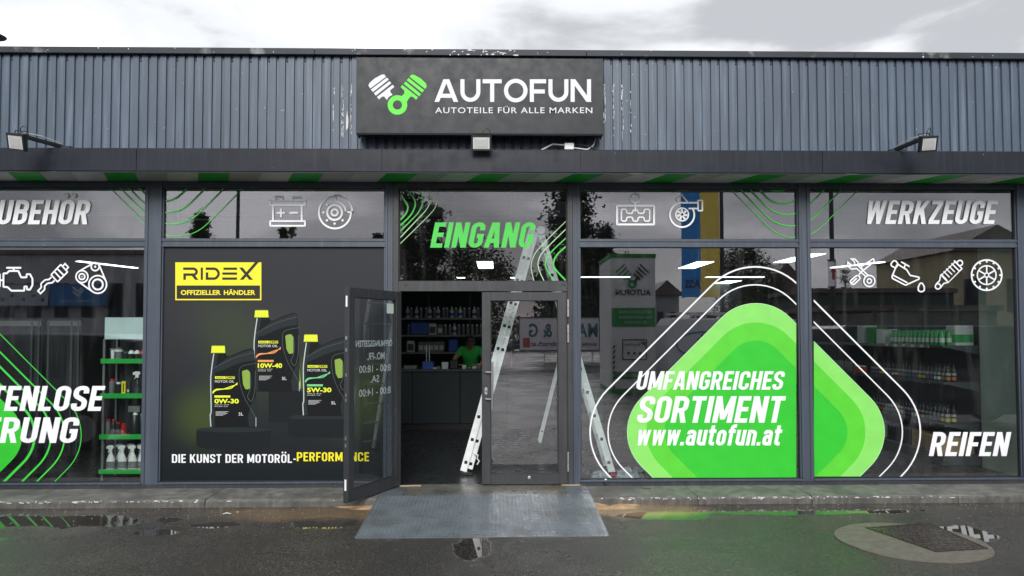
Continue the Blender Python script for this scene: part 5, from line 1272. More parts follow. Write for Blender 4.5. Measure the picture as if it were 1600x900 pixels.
for key, z_, x_, yend in (('low', lv[0], gx0 + .10, 3.1), ('mid', lv[1], gx0 + .12, 3.2)):
    protos = {}
    y_ = gy0 + .10; i = 0
    while y_ < yend:
        lb = lbls[(i // 2 + (3 if key == 'mid' else 0)) % 6]
        for r_ in range(2):
            xx = x_ + r_ * .078 + rr.uniform(-.004, .004); yy = y_ + rr.uniform(-.006, .006); colr = lb[3:]
            lab = 'black bottle with %s label, %s row, %s board of the right rack' % (colr, ('front', 'second')[r_], {'low': 'lower', 'mid': 'middle'}[key])
            if lb in protos: inst(protos[lb], (xx, yy, z_), label=lab)
            else: protos[lb] = make('detailing_bottle', spray_parts('darkbottle', lb, .25 if key == 'low' else .235), lab, 'bottle', (xx, yy, z_), GRP[key])
        y_ += .088; i += 1
# green bottles, white cartons on the top board
pr = None
for i in range(13):
    yy = gy0 + .15 + i * .10; lab = 'green bottle with white label in the row on the top board of the right rack'
    for r_ in range(2):
        p_ = (gx0 + .08 + r_ * .09, yy + rr.uniform(-.005, .005), lv[2])
        if pr is None: pr = make('green_bottle', [('bottle_body', 'lblgreen', P_lathe([(.031, 0), (.033, .006), (.033, .14), (.02, .165), (.016, .185)])), ('label', 'lblwhite', P_lathe([(.0337, .04), (.0337, .10)])), ('cap', 'lblgreen', P_lathe([(.019, .183), (.019, .205)], 10))], lab, 'bottle', p_, 'green bottles on the top rack board')
        else: inst(pr, p_)
def carton(x0, x1, y0, y1, z0, z1, m, label, band=None, name='carton', cat='box'):
    t = thing(name, label, cat, ((x0 + x1) / 2, (y0 + y1) / 2, z0)); mb = MB(); mb.bbox(x0, x1, y0, y1, z0, z1, .003); mb.build('carton_body', M[m], t)
    if band: mb = MB(); mb.box(x0 - .0015, x1 + .0015, y0 - .0015, y1 + .0015, z0 + (z1 - z0) * band[1], z0 + (z1 - z0) * band[2]); mb.build('printed_band', M[band[0]], t)
carton(gx0 + .20, gx0 + .44, gy0 + .06, gy0 + .26, lv[2], lv[2] + .26, 'lblwhite', 'white carton with green band at the near end of the top rack board', ('lblgreen', .15, .55))
for i in range(3): carton(gx0 + .04, gx0 + .26, gy0 + 1.55 + i * .30, gy0 + 1.75 + i * .30, lv[2], lv[2] + .22 + .03 * i, 'lblwhite' if i != 1 else 'lblgreen', ['white carton nearest behind the green bottles on the top board', 'green carton between two white cartons on the top board', 'taller white carton farthest along the top rack board'][i])
# bottom: cardboard box, jugs, cans
carton(gx0 - .02, gx0 + .42, gy0 + .06, gy0 + .42, .216, .43, 'card', 'large cardboard box on the base of the right rack, behind the letters')
carton(gx0 + .02, gx0 + .34, gy0 + .50, gy0 + .80, .216, .45, 'card', 'second cardboard box further back on the base of the right rack')
t0 = None
for i in range(3):
    p_ = (gx0 + .08, gy0 + 1.62 + i * .30, .216); lab = ['milky white jug with handle nearest on the rack base', 'milky white jug with handle, middle one on the rack base', 'milky white jug with handle farthest back on the rack base'][i]
    if t0 is None: t0 = make('liquid_jug', jug_parts(), lab, 'jug', p_, 'milky jugs on the rack base', R(80))
    else: inst(t0, p_, label=lab)
row(can_parts('darkbottle', 'greyplastic', .24, .035), 'spray_can', 'spray can', 'dark cans on the rack base', [(gx0 + .06 + .09 * (k % 2), gy0 + .92 + .085 * (k // 2), .216) for k in range(14)], 'dark spray can on the base of the right rack')
row(can_parts('lblred', 'white_plastic', .12, .034), 'small_tin', 'tin', 'small red and white tins', [(gx0 + .08, gy0 + 2.2 + .09 * k, lv[1]) for k in range(4)], 'small red tin at the far end of the middle board')
row(can_parts('greyplastic', 'black', .22, .030), 'tall_tube', 'tube', 'pale tubes far along the lower board', [(gx0 + .08, gy0 + 2.15 + .10 * k, lv[0]) for k in range(9)], 'pale grey tube far along the lower rack board')
row(can_parts('greyplastic', 'black', .20, .028), 'spray_can', 'spray can', 'cans far along the middle board', [(gx0 + .08, gy0 + 2.65 + .09 * k, lv[1]) for k in range(12)], 'grey spray can far along the middle rack board')

# ---------------------------------------------------------------- green shelf tower at the left
YT = .42
tx0, tx1 = F(161, 560, YT)[0] - .01, F(227, 560, YT)[0]
tw = thing('display_tower', 'narrow display stand with four green shelf edges behind the left window', 'display stand', ((tx0 + tx1) / 2, YT + .15, ZFL))
_, hz1 = F(195, 496, YT); _, hz0 = F(195, 530, YT)
mb = MB(); mb.box(tx0 + .03, tx1 + .015, YT - .012, YT, hz0, hz1); mb.build('header_panel', mat('pale_header', (.55, .70, .70), .5, var=.04), tw)
for xx in (tx0 + .02, tx1 - .02):
    for yy in (YT + .01, YT + .30): mb = MB(); mb.box(xx - .012, xx + .012, yy - .012, yy + .012, ZFL, hz0); mb.build('upright', M['greyplastic'], tw)
mb = MB(); mb.box(tx0 + .04, tx1 - .04, YT + .325, YT + .335, ZFL + .05, hz1); mb.build('back_panel', M['darkshop'], tw)
tz = []
for (ya, yb) in ((560.5, 568), (614.5, 622.5), (678.5, 686.5), (733, 740.5)):
    _, za = F(195, ya, YT - .02); _, zb_ = F(195, yb, YT - .02); tz.append(za - .02)
    mb = MB(); mb.bbox(tx0 - .005, tx1 + .0, YT - .028, YT - .016, zb_, za, .002); mb.build('shelf_edge', M['greentray'], tw)
    mb = MB(); mb.box(tx0, tx1 - .005, YT - .015, YT + .32, za - .035, za - .02); mb.build('shelf_board', M['greyplastic'], tw)
def tpx(px): return F(px, 600, YT + .08)[0]
trig = None
for i, px in enumerate((176, 194, 210, 225)):
    lab = ['white trigger spray bottle, leftmost on the lowest green shelf', 'white trigger spray bottle, second from left on the lowest green shelf', 'white trigger spray bottle, third from left on the lowest green shelf', 'white trigger spray bottle, rightmost on the lowest green shelf'][i]
    p_ = (tpx(px), YT + .07, tz[3])
    if trig is None: trig = make('trigger_bottle', trigger_parts(h=.285, r=.052), lab, 'spray bottle', p_, 'white trigger spray bottles')
    else: inst(trig, p_, label=lab)
for i, px in enumerate((182, 200, 216)): inst(trig, (tpx(px), YT + .19, tz[3]), label='white trigger spray bottle in the back row of the lowest green shelf')
def sgl(px, z_, parts, label, cat='spray can', name='spray_can', dy=.06): return make(name, parts, label, cat, (tpx(px), YT + dy, z_), None)
sgl(172, tz[2], can_parts('greyplastic', 'red_plastic', .19, .030), 'grey can with red cap, leftmost on the third green shelf')
sgl(180, tz[2], can_parts('darkbottle', 'red_plastic', .19, .026), 'dark can with red cap, second on the third green shelf')
sgl(188, tz[2], can_parts('darkbottle', 'red_plastic', .155, .030), 'short dark can with red cap in the middle of the third green shelf')
sgl(196, tz[2], can_parts('red_plastic', 'darkbottle', .165, .030), 'red can on the third green shelf')
sgl(214, tz[2], [('can_body', 'darkbottle', P_lathe([(.048, 0), (.05, .01), (.05, .22), (.04, .235)])), ('brush_head', 'greyplastic', MB().box(-.075, .06, -.03, .03, .27, .34)), ('neck', 'white_plastic', P_lathe([(.03, .236), (.02, .27)]))], 'large dark canister with a brush head on the third green shelf', 'canister', 'brush_canister')
sgl(224, tz[2], can_parts('darkbottle', 'greyplastic', .25, .028), 'tall dark can at the right end of the third green shelf')
sgl(177, tz[1], can_parts('greyplastic', 'red_plastic', .185, .034), 'grey can with red cap, leftmost on the second green shelf')
sgl(187, tz[1], can_parts('darkbottle', 'white_plastic', .145, .032), 'short dark can with pale cap on the second green shelf')
sgl(195.5, tz[1], [('pack', 'yellow', MB().bbox(-.024, .024, -.02, .02, 0, .155, .003)), ('print', 'black', MB().box(-.006, .006, -.0215, -.0205, .03, .13))], 'narrow yellow pack between dark cans on the second green shelf', 'box', 'yellow_pack')
sgl(203, tz[1], [('pack', 'darkbottle', MB().bbox(-.022, .022, -.02, .02, 0, .16, .003)), ('print', 'lblwhite', MB().box(-.012, .012, -.0215, -.0205, .03, .06))], 'narrow black pack right of the yellow pack', 'box', 'black_pack')
make('trigger_bottle', trigger_parts('darkbottle', 'lbldark', 'white_plastic', .27, .036), 'dark trigger bottle with white head on the second green shelf', 'spray bottle', (tpx(216), YT + .06, tz[1]), None)
sgl(224, tz[1], can_parts('darkbottle', 'black', .16, .028), 'black can at the right end of the second green shelf')
sgl(177, tz[0], [('cup', 'white_plastic', P_lathe([(.018, 0), (.024, .12), (.04, .135)]))], 'white tapered tube, leftmost on the top green shelf', 'tube', 'white_tube')
sgl(187, tz[0], [('can_body', 'greyplastic', P_lathe([(.04, 0), (.04, .10)])), ('lid', 'white_plastic', P_lathe([(.046, .101), (.046, .125)])), ('knob', 'greyplastic', P_lathe([(.03, .126), (.035, .15)]))], 'grey tub with white lid on the top green shelf', 'tub', 'tub')
sgl(197, tz[0], can_parts('darkbottle', 'greyplastic', .10, .030), 'low dark can in the middle of the top green shelf')
for i, px in enumerate((206, 215, 224)):
    sgl(px, tz[0], [('can_body', 'darkbottle', P_lathe([(.031, 0), (.031, .075)])), ('lid', 'white_plastic' if i < 2 else 'red_plastic', P_lathe([(.035, .076), (.03, .10), (.012, .118)]))], ['dark pot with white lid, left of a pair on the top green shelf', 'dark pot with white lid, right of a pair on the top green shelf', 'dark pot with red lid at the right end of the top green shelf'][i], 'pot', 'pot')
# tall glazed cabinets further left in the dark
for i, (pa, pb, yy) in enumerate(((-60, 63, 1.5), (72, 125, 1.6))):
    x0, x1 = F(pa, 600, yy)[0], F(pb, 600, yy)[0]; zt = F(776, 497, yy)[1]
    t = thing('glass_cabinet', ['wide dark cabinet with aluminium edges behind the lettering at left', 'narrow dark cabinet with aluminium edges left of the display stand'][i], 'cabinet', ((x0 + x1) / 2, yy + .3, ZFL))
    mb = MB(); mb.bbox(x0, x1, yy + .02, yy + .6, ZFL + .08, zt, .01); mb.build('cabinet_body', M['darkshop'], t)
    for xx in (x0 + .02, x1 - .03, x1 - .12): mb = MB(); mb.bbox(xx - .014, xx + .014, yy - .012, yy + .018, ZFL + .1, zt - .02, .004); mb.build('edge_profile', M['shelf'], t)
    mb = MB(); mb.box(x0 + .04, x1 - .14, yy + .004, yy + .012, ZFL + .12, zt - .12); mb.build('door_panel', mat('cabinet_front', (.02, .022, .025), .25), t)
    mb = MB(); mb.box(x0, x1, yy - .01, yy + .018, zt - .1, zt - .03); mb.build('head_panel', M['greyplastic'], t)
    for xx in (x0 + .05, x1 - .05): mb = MB(); mb.box(xx - .03, xx + .03, yy + .1, yy + .5, ZFL, ZFL + .08); mb.build('foot', M['black'], t)

# ---------------------------------------------------------------- counter, clerk, wall shelves in the doorway
YK = 4.9
_, zk = F(700, 577, YK); cx0, cx1 = -3.2, 1.9
co = thing('shop_counter', 'long dark blue sales counter facing the entrance', 'counter', (-.6, YK + .3, ZFL))
for i in range(6):
    a = cx0 + i * .85; mb = MB(); mb.bbox(a + .003, a + .847, YK, YK + .60, ZFL + .10, zk - .042, .004); mb.build('front_panel', M['counter'], co)
mb = MB(); mb.box(cx0 + .03, cx0 + 5.07, YK + .05, YK + .55, ZFL, ZFL + .10); mb.build('plinth', M['black'], co)
mb = MB(); mb.bbox(cx0 - .02, cx0 + 5.12, YK - .04, YK + .66, zk - .040, zk, .006); mb.build('worktop', M['shelf'], co)
def kx(px, Y=YK + .2): return F(px, 575, Y)[0]
wall_shelves = thing('wall_shelving', 'dark wall shelving with three pale edged boards behind the counter', 'shelving', (-1, 6.6, ZFL))
YW = 6.9
for j, py in enumerate((497, 523.5, 550.5)):
    _, z_ = F(690, py, YW); x0, x1 = kx(600, YW), kx(800, YW)
    for q in range(3):
        a = x0 + (x1 - x0) * q / 3; b = x0 + (x1 - x0) * (q + 1) / 3
        mb = MB(); mb.box(a + .004, b - .004, YW, YW + .35, z_ - .025, z_ - .003); mb.build('shelf_board', M['shelf'], wall_shelves)
        mb = MB(); mb.box(a + .004, b - .004, YW - .008, YW - .001, z_ - .032, z_ + .004); mb.build('shelf_edge', M['shelf_light'], wall_shelves)
for q in range(4):
    a = kx(600, YW) + (kx(800, YW) - kx(600, YW)) * q / 3; mb = MB(); mb.box(a - .015, a + .015, YW + .352, YW + .39, ZFL, 2.6); mb.build('post', M['shelf'], wall_shelves)
zsh = [F(690, py, YW)[1] for py in (497, 523.5, 550.5)]
mould = {
 'spray_can': (can_parts('greyplastic', 'lblwhite', .22, .032), 'spray can'), 'white_bottle': ([('bottle_body', 'lblwhite', P_lathe([(.04, 0), (.042, .01), (.042, .16), (.016, .20), (.016, .24)])), ('label', 'lblblue', P_lathe([(.0428, .05), (.0428, .11)]))], 'bottle'),
 'blue_canister': ([('body', 'lblblue', MB().bbox(-.10, .10, -.07, .07, 0, .27, .02)), ('cap', 'black', P_lathe([(.03, .271), (.03, .30)], 10, (-.05, 0, 0)))], 'canister'),
 'oil_canister': ([('body', 'lblwhite', MB().bbox(-.08, .08, -.05, .05, 0, .24, .015)), ('label', 'lbldark', MB().box(-.06, .06, -.0515, -.0505, .04, .17)), ('cap', 'black', P_lathe([(.025, .241), (.025, .27)], 10, (-.04, 0, 0)))], 'canister'),
 'grey_canister': ([('body', 'greyplastic', MB().bbox(-.06, .06, -.05, .05, 0, .22, .012)), ('label', 'lblwhite', MB().box(-.04, .04, -.0515, -.0505, .05, .14)), ('cap', 'black', P_lathe([(.02, .221), (.02, .25)], 10))], 'canister')}
proto = {}
def put(kind, px, lvl, lab):
    p_ = (kx(px, YW + .12), YW + .10, zsh[lvl]); parts, cat = mould[kind]
    if kind in proto: return inst(proto[kind], p_, label=lab)
    proto[kind] = make(kind, parts, lab, cat, p_, kind.replace('_', ' ') + 's on the wall shelving')
T3 = ('top', 'middle', 'lowest')
for k, px in enumerate(list(range(636, 754, 7))): put('white_bottle' if k % 5 in (0, 2) else 'spray_can', px + rr.uniform(-2, 2), 0, ('white bottle' if k % 5 in (0, 2) else 'grey spray can') + ' on the top wall shelf behind the counter')
put('blue_canister', 649, 1, 'big blue canister, left of a pair on the middle wall shelf'); put('blue_canister', 662, 1, 'big blue canister, right of a pair on the middle wall shelf'); put('oil_canister', 676, 1, 'white oil canister with dark label right of the blue canisters'); put('grey_canister', 688, 1, 'grey canister with pale label on the middle wall shelf')
for px in (639, 696, 703, 710, 717, 724, 731, 738, 745, 752): put('spray_can' if px != 710 else 'white_bottle', px, 1, 'grey spray can on the middle wall shelf behind the counter' if px != 710 else 'white bottle with blue label among the cans of the middle wall shelf')
for px, od in zip((658, 666, 674, 682, 690), ('leftmost', 'second from left', 'middle one', 'fourth from left', 'rightmost')): put('grey_canister', px, 2, 'grey canister, %s of five on the lowest wall shelf' % od)
put('blue_canister', 708, 2, 'blue canister on the lowest wall shelf left of the clerk'); put('oil_canister', 642, 2, 'white canister at the left end of the lowest wall shelf')
# things on the counter
def ctr_(px): return kx(px, YK + .25)
carton(ctr_(661), ctr_(678), YK + .12, YK + .35, zk + .001, zk + .13, 'lblblue', 'small blue patterned box on the counter')
carton(ctr_(691), ctr_(701), YK + .12, YK + .32, zk + .001, zk + .12, 'lblwhite', 'small white carton on the counter before the clerk')
carton(ctr_(632), ctr_(652), YK + .15, YK + .40, zk + .001, zk + .06, 'greyplastic', 'flat grey box at the left of the counter')
for i, px in enumerate((666, 670.5)):
    mb = MB(); mb.tube([(ctr_(px), YK + .3, zk + .0), (ctr_(px), YK + .3, zk + .42)], .012, 8); tag(mb.build('chrome_post', M['steel']), ['left of two slim upright chrome tubes on the counter', 'right of two slim upright chrome tubes on the counter'][i], 'tube')
mb = MB(); mb.bbox(ctr_(704), ctr_(716), YK + .10, YK + .30, zk + .001, zk + .16, .01); tag(mb.build('card_terminal', M['black']), 'black payment terminal on the counter left of the clerk', 'terminal')
for i, px in enumerate((681, 686, 726, 734, 742, 749)):
    mb = MB(); mb.bbox(ctr_(px) - .04, ctr_(px) + .03, YK + .1, YK + .2, zk + .001, zk + .03 + .02 * (i % 3), .006)
    tag(mb.build('small_part', M[('lblwhite', 'greyplastic')[i % 2]]), ['small white packet left of the white carton', 'small grey packet against the white carton', 'white packet under the clerk\'s right hand', 'grey packet before the clerk\'s chest', 'white slip of paper packs at the clerk\'s left hand', 'grey packet at the right end of the counter'][i], 'packet')

# the clerk, bent over the counter
YP = YK + .82
pc = Vector((kx(735, YP), YP, zk))
def skinned(name, joints, edges, m, parent, lvl=2, root=0):
    me = bpy.data.meshes.new(name); me.from_pydata([j[0] for j in joints], edges, []); o = bpy.data.objects.new(name, me); col.objects.link(o)
    sk = o.modifiers.new('skin', 'SKIN'); sv = me.skin_vertices[0].data
    for i, j in enumerate(joints):
        r_ = j[1]; sv[i].radius = (r_, r_) if not isinstance(r_, tuple) else r_; sv[i].use_root = (i == root)
    sb = o.modifiers.new('sub', 'SUBSURF'); sb.levels = lvl; sb.render_levels = lvl
    dg = bpy.context.evaluated_depsgraph_get(); m2 = bpy.data.meshes.new_from_object(o.evaluated_get(dg)); m2.materials.clear(); m2.materials.append(m); m2.shade_smooth()
    bpy.data.objects.remove(o); o2 = bpy.data.objects.new(name, m2); col.objects.link(o2); o2.parent = parent; return o2
M['skin'] = mat('skin', (.36, .20, .13), .5, var=.05); M['polo'] = mat('green_polo', (.03, .42, .07), .8, var=.08); M['trousers'] = mat('dark_trousers', (.015, .016, .02), .8, var=.1)
person = thing('person', 'person in a green polo shirt and black cap bent over the counter', 'person', (pc.x, YP, ZFL))
H0 = zk - ZFL
body = [((0, .12, .92), .13), ((0, .10, 1.10), .135), ((0, .02, 1.28), .14), ((0, -.06, 1.40), .12), ((0, -.11, 1.45), .055), ((0, -.17, 1.49), .070), ((0, -.20, 1.535), .088), ((0, -.19, 1.59), .075),
        ((.17, -.05, 1.385), .062), ((.27, -.16, 1.22), .048), ((.20, -.36, 1.12), .036), ((.12, -.45, 1.12), .026), ((-.17, -.05, 1.385), .062), ((-.30, -.15, 1.22), .048), ((-.27, -.36, 1.13), .036), ((-.20, -.46, 1.12), .026),
        ((.10, .13, .84), .10), ((.12, .10, .48), .062), ((.13, .14, .09), .045), ((.13, .02, .04), .040), ((-.10, .13, .84), .10), ((-.12, .10, .48), .062), ((-.13, .14, .09), .045), ((-.13, .02, .04), .040)]
eds = [(0, 1), (1, 2), (2, 3), (3, 4), (4, 5), (5, 6), (6, 7), (3, 8), (8, 9), (9, 10), (10, 11), (3, 12), (12, 13), (13, 14), (14, 15), (0, 16), (16, 17), (17, 18), (18, 19), (0, 20), (20, 21), (21, 22), (22, 23)]
for sx_, base_i in ((1, 11), (-1, 15)):
    hx, hy, hz = body[base_i][0]; pi_ = len(body); body.append(((hx - .035 * sx_, hy - .03, hz + .005), .024)); eds.append((base_i, pi_))
    for f_, (ox, oy, ln) in enumerate(((-.022, -.028, .040), (-.028, -.012, .046), (-.030, .004, .044), (-.026, .018, .036))):
        a = len(body); body.append(((hx - .045 * sx_ + ox * sx_, hy - .045 + oy * .8, hz + .008), .0095)); body.append(((hx - .045 * sx_ + (ox - ln * .7) * sx_, hy - .055 + oy * .9, hz - .004), .008)); eds += [(pi_, a), (a, a + 1)]
    a = len(body); body.append(((hx - .02 * sx_, hy - .065, hz + .008), .0105)); body.append(((hx - .045 * sx_, hy - .088, hz), .009)); eds += [(pi_, a), (a, a + 1)]
skinned('body', body, eds, M['skin'], person)
shirt = [((0, .12, .90), .150), ((0, .10, 1.10), .155), ((0, .02, 1.28), .165), ((0, -.05, 1.385), .140), ((0, -.09, 1.43), .075), ((.17, -.05, 1.385), .080), ((.245, -.12, 1.27), .070), ((-.17, -.05, 1.385), .080), ((-.255, -.115, 1.27), .070)]
skinned('polo_shirt', shirt, [(0, 1), (1, 2), (2, 3), (3, 4), (3, 5), (5, 6), (3, 7), (7, 8)], M['polo'], person)
tr2 = [((0, .12, .90), .148), ((.10, .13, .84), .115), ((.12, .10, .48), .080), ((.13, .14, .12), .065), ((-.10, .13, .84), .115), ((-.12, .10, .48), .080), ((-.13, .14, .12), .065)]
skinned('trousers', tr2, [(0, 1), (1, 2), (2, 3), (0, 4), (4, 5), (5, 6)], M['trousers'], person)
cp = MB(); cp.lathe([(.102, 0), (.104, .02), (.096, .06), (.070, .095), (.03, .112), (.0, .115)], (0, -.195, 1.555), 20, 1.0, 1.1); cp.build('cap', M['black'], person, local=True, smooth=True)
cp = MB(); cp.prism([(-.075, -.27), (-.06, -.34), (0, -.365), (.06, -.34), (.075, -.27)], 'z', 1.548, 1.558); cp.build('cap_peak', M['black'], person, local=True)
fc = MB(); fc.lathe([(.016, 0), (.012, .03), (.004, .045)], (0, -.288, 1.505), 8, .8, 1.2); fc.build('nose', M['skin'], person, local=True, smooth=True)
for sx_ in (-1, 1):
    fc = MB(); fc.lathe([(.010, 0), (.010, .007)], (sx_ * .034, -.279, 1.538), 8); fc.build('eye', M['black'], person, local=True)
    fc = MB(); fc.lathe([(.012, 0), (.018, .02), (.018, .045), (.008, .06)], (sx_ * .092, -.19, 1.505), 8, .4, 1); fc.build('ear', M['skin'], person, local=True, smooth=True)
fc = MB(); fc.bbox(-.022, .022, -.284, -.270, 1.490, 1.497, .002); fc.build('mouth', mat('lips', (.28, .10, .08), .5), person, local=True)
# ================================================================ across the yard: what stands behind the photographer and shows in the panes
def RX(px, d): return F(px, 520, d - 8.34)[0]
def RZ(py, d): return F(776, py, d - 8.34)[1]
def RY(d): return -(d - 8.34)
M['leafdark'] = mat('conifer_needles', (.030, .045, .022), .8, var=.4, vscale=1.5); M['leaf'] = mat('tree_leaves', (.055, .075, .030), .8, var=.4, vscale=1.5); M['bark'] = mat('bark', (.07, .055, .04), .9, var=.3)
def tree(px, ytop, wpx, d, kind, label, seed, n=5200):
    rr = random.Random(seed); X_, Y_ = RX(px, d), RY(d); H = RZ(ytop, d); W = wpx * d / FPX / 2
    t = thing({'conifer': 'conifer_tree', 'poplar': 'poplar_tree', 'broad': 'broadleaf_tree'}[kind], label, 'tree', (X_, Y_, 0))
    mb = MB(); mb.tube([(X_, Y_, 0), (X_ + .1, Y_, H * .4), (X_, Y_ + .1, H * .93)], [H * .022, H * .014, H * .003], 9)
    for k in range(14):
        a = rr.uniform(0, 6.28); z = H * rr.uniform(.2, .85); L_ = W * .8 * (1 - z / H if kind == 'conifer' else .7); mb.tube([(X_, Y_, z), (X_ + L_ * math.cos(a), Y_ + L_ * math.sin(a), z + (L_ * .5 if kind != 'conifer' else -L_ * .1))], [H * .006, H * .002], 5)
    mb.build('trunk', M['bark'], t)
    cm_ = MB(); clumps = []
    for k in range(150):
        if kind == 'conifer':
            h = 1 - rr.random() ** .75; h = .12 + .88 * h; rad = W * (1 - h) * 1.05 + .15; a = rr.uniform(0, 6.28); q = rad * rr.uniform(.35, 1.0)
        elif kind == 'poplar':
            h = rr.uniform(.15, .98); rad = W * math.sin(min(1, (1.02 - h) * 2.2) * 1.57) * rr.uniform(.7, 1.15); a = rr.uniform(0, 6.28); q = rad * math.sqrt(rr.random())
        else:
            h = rr.uniform(.28, .97); rad = W * math.sqrt(max(0.02, 1 - ((h - .62) / .40) ** 2)); a = rr.uniform(0, 6.28); q = rad * rr.random() ** .4
        clumps.append((X_ + q * math.cos(a), Y_ + q * math.sin(a), H * h, a, q))
    s_ = H * .0115; n = int(n * 1.7)
    for k in range(n):
        c = clumps[rr.randrange(len(clumps))]; e_ = W * .17 + .08
        p = Vector((c[0] + rr.gauss(0, e_), c[1] + rr.gauss(0, e_), c[2] + rr.gauss(0, e_ * (.45 if kind == 'conifer' else .8))))
        u = Vector((rr.gauss(0, 1), rr.gauss(0, 1), rr.gauss(0, .6))).normalized(); w = u.cross(Vector((rr.gauss(0, 1), rr.gauss(0, 1), rr.gauss(0, 1)))).normalized(); z_ = s_ * rr.uniform(.6, 1.4)
        cm_.poly([p - u * z_, p + w * z_ * .6, p + u * z_, p - w * z_ * .6])
    cm_.build('crown', M['leafdark' if kind == 'conifer' else 'leaf'], t, fix=False)
    return t
tree(640, 300, 90, 42, 'conifer', 'dark conifer mirrored at the left of the glass above the entrance', 1)
tree(678, 318, 60, 40, 'conifer', 'second dark conifer mirrored left of the green entrance word', 2)
tree(742, 385, 110, 44, 'broad', 'dark broad tree mirrored below the green entrance word', 3, 7000)
tree(893, 258, 120, 47, 'conifer', 'tallest dark conifer mirrored left of the gear shift icon', 4, 8000)
tree(945, 345, 50, 47, 'conifer', 'smaller dark conifer mirrored below the gear shift icon', 5)
tree(1160, 388, 85, 45, 'broad', 'broad tree mirrored right of the blue and yellow flag', 6, 6000)
tree(1210, 430, 60, 48, 'conifer', 'small conifer mirrored near the middle right mullion', 7, 3500)
tree(310, 332, 36, 70, 'poplar', 'poplar mirrored under the green arcs of the second transom', 8, 4500)
tree(441, 352, 14, 70, 'poplar', 'left of two slim poplars mirrored under the battery icon', 9, 2500)
tree(455, 352, 14, 70, 'poplar', 'right of two slim poplars mirrored under the battery icon', 10, 2500)
tree(590, 362, 24, 62, 'conifer', 'small conifer mirrored at the right end of the second transom', 11, 2500)
tree(1442, 412, 26, 60, 'conifer', 'small conifer mirrored right of the oil can icon', 12, 2500)
tree(1466, 408, 30, 58, 'conifer', 'small conifer mirrored left of the shock absorber icon', 13, 2500)
tree(1322, 420, 22, 66, 'conifer', 'small conifer mirrored behind the crossed tools icon', 14, 2000)

def block(name, px0, px1, ytop, d, depth, wallm, roofm, label, cat, gable=0.0, bays=None, z0=0.0):
    x0, x1, H = RX(px0, d), RX(px1, d), RZ(ytop, d); Y0 = RY(d)
    t = thing(name, label, cat, ((x0 + x1) / 2, Y0 - depth / 2, 0))
    mb = MB(); mb.box(x0, x1, Y0 - depth, Y0, z0, H); mb.build('wall', wallm, t)
    mb = MB()
    if gable: mb.prism([(x0 - .3, H + .01), (x1 + .3, H + .01), (x1 * .5 + x0 * .5, H + gable)], 'y', Y0 - depth - .3, Y0 + .3)
    else: mb.box(x0 - .15, x1 + .15, Y0 - depth - .15, Y0 + .15, H + .01, H + .22)
    mb.build('roof', roofm, t)
    for k in range(bays or 0):
        a = x0 + (x1 - x0) * (k + .25) / bays; b = x0 + (x1 - x0) * (k + .75) / bays
        w = MB(); w.box(a, b, Y0 + .01, Y0 + .06, H * .45, H * .75); f_ = w.build('window', M['frame'], t)
        w = MB(); w.box(a + .06, b - .06, Y0 + .065, Y0 + .075, H * .45 + .06, H * .75 - .06); w.build('pane', M['darkpane'], f_) if False else w.build('window_pane', M['darkpane'], t)
    return t
M['darkpane'] = mat('dark_pane', (.012, .013, .016), .35, spec=.3); M['render_grey'] = mat('grey_render', (.45, .45, .47), .8, var=.1, vscale=1); M['render_cream'] = mat('cream_render', (.50, .44, .27), .8, var=.1, vscale=1)
M['roofdark'] = mat('dark_roof', (.16, .13, .12), .7, var=.15, vscale=2); M['stone'] = mat('brown_stone', (.14, .115, .10), .85, var=.35, vscale=3); M['hedge_wall'] = mat('green_board', (.05, .085, .07), .7, var=.2)
block('grey_warehouse', -140, 243, 398, 38, 12, M['render_grey'], M['roofdark'], 'grey flat roofed warehouse mirrored in the far left window', 'warehouse', bays=9)
block('cream_house', 1492, 1625, 392, 44, 9, M['render_cream'], M['roofdark'], 'cream gabled house mirrored in the right window', 'house', gable=1.6, bays=2)
block('low_shed', 1270, 1492, 458, 34, 5, M['hedge_wall'], M['roofdark'], 'long low dark green shed mirrored in the right window', 'shed')
block('stone_garage', 1300, 1560, 487, 26, 4, M['stone'], M['roofdark'], 'low brown stone garage mirrored above the green bottles', 'garage', bays=4)
block('small_house', 1022, 1062, 462, 48, 8, M['render_grey'], M['roofdark'], 'small grey gabled house mirrored left of the flag', 'house', gable=1.0, bays=2)
block('far_house', 1196, 1262, 455, 50, 8, M['render_cream'], M['roofdark'], 'pale gabled house mirrored behind the van', 'house', gable=2.0, bays=3)
block('far_house', 395, 560, 468, 62, 9, M['render_grey'], M['roofdark'], 'low grey house hidden behind the poster reflection', 'house', gable=2.4, bays=4)
def rfn(d):
    def f_(u, v, l): x, z = F(u, v, d - 8.34); return (x, RY(d) + .03 + l * 30, z)
    return f_
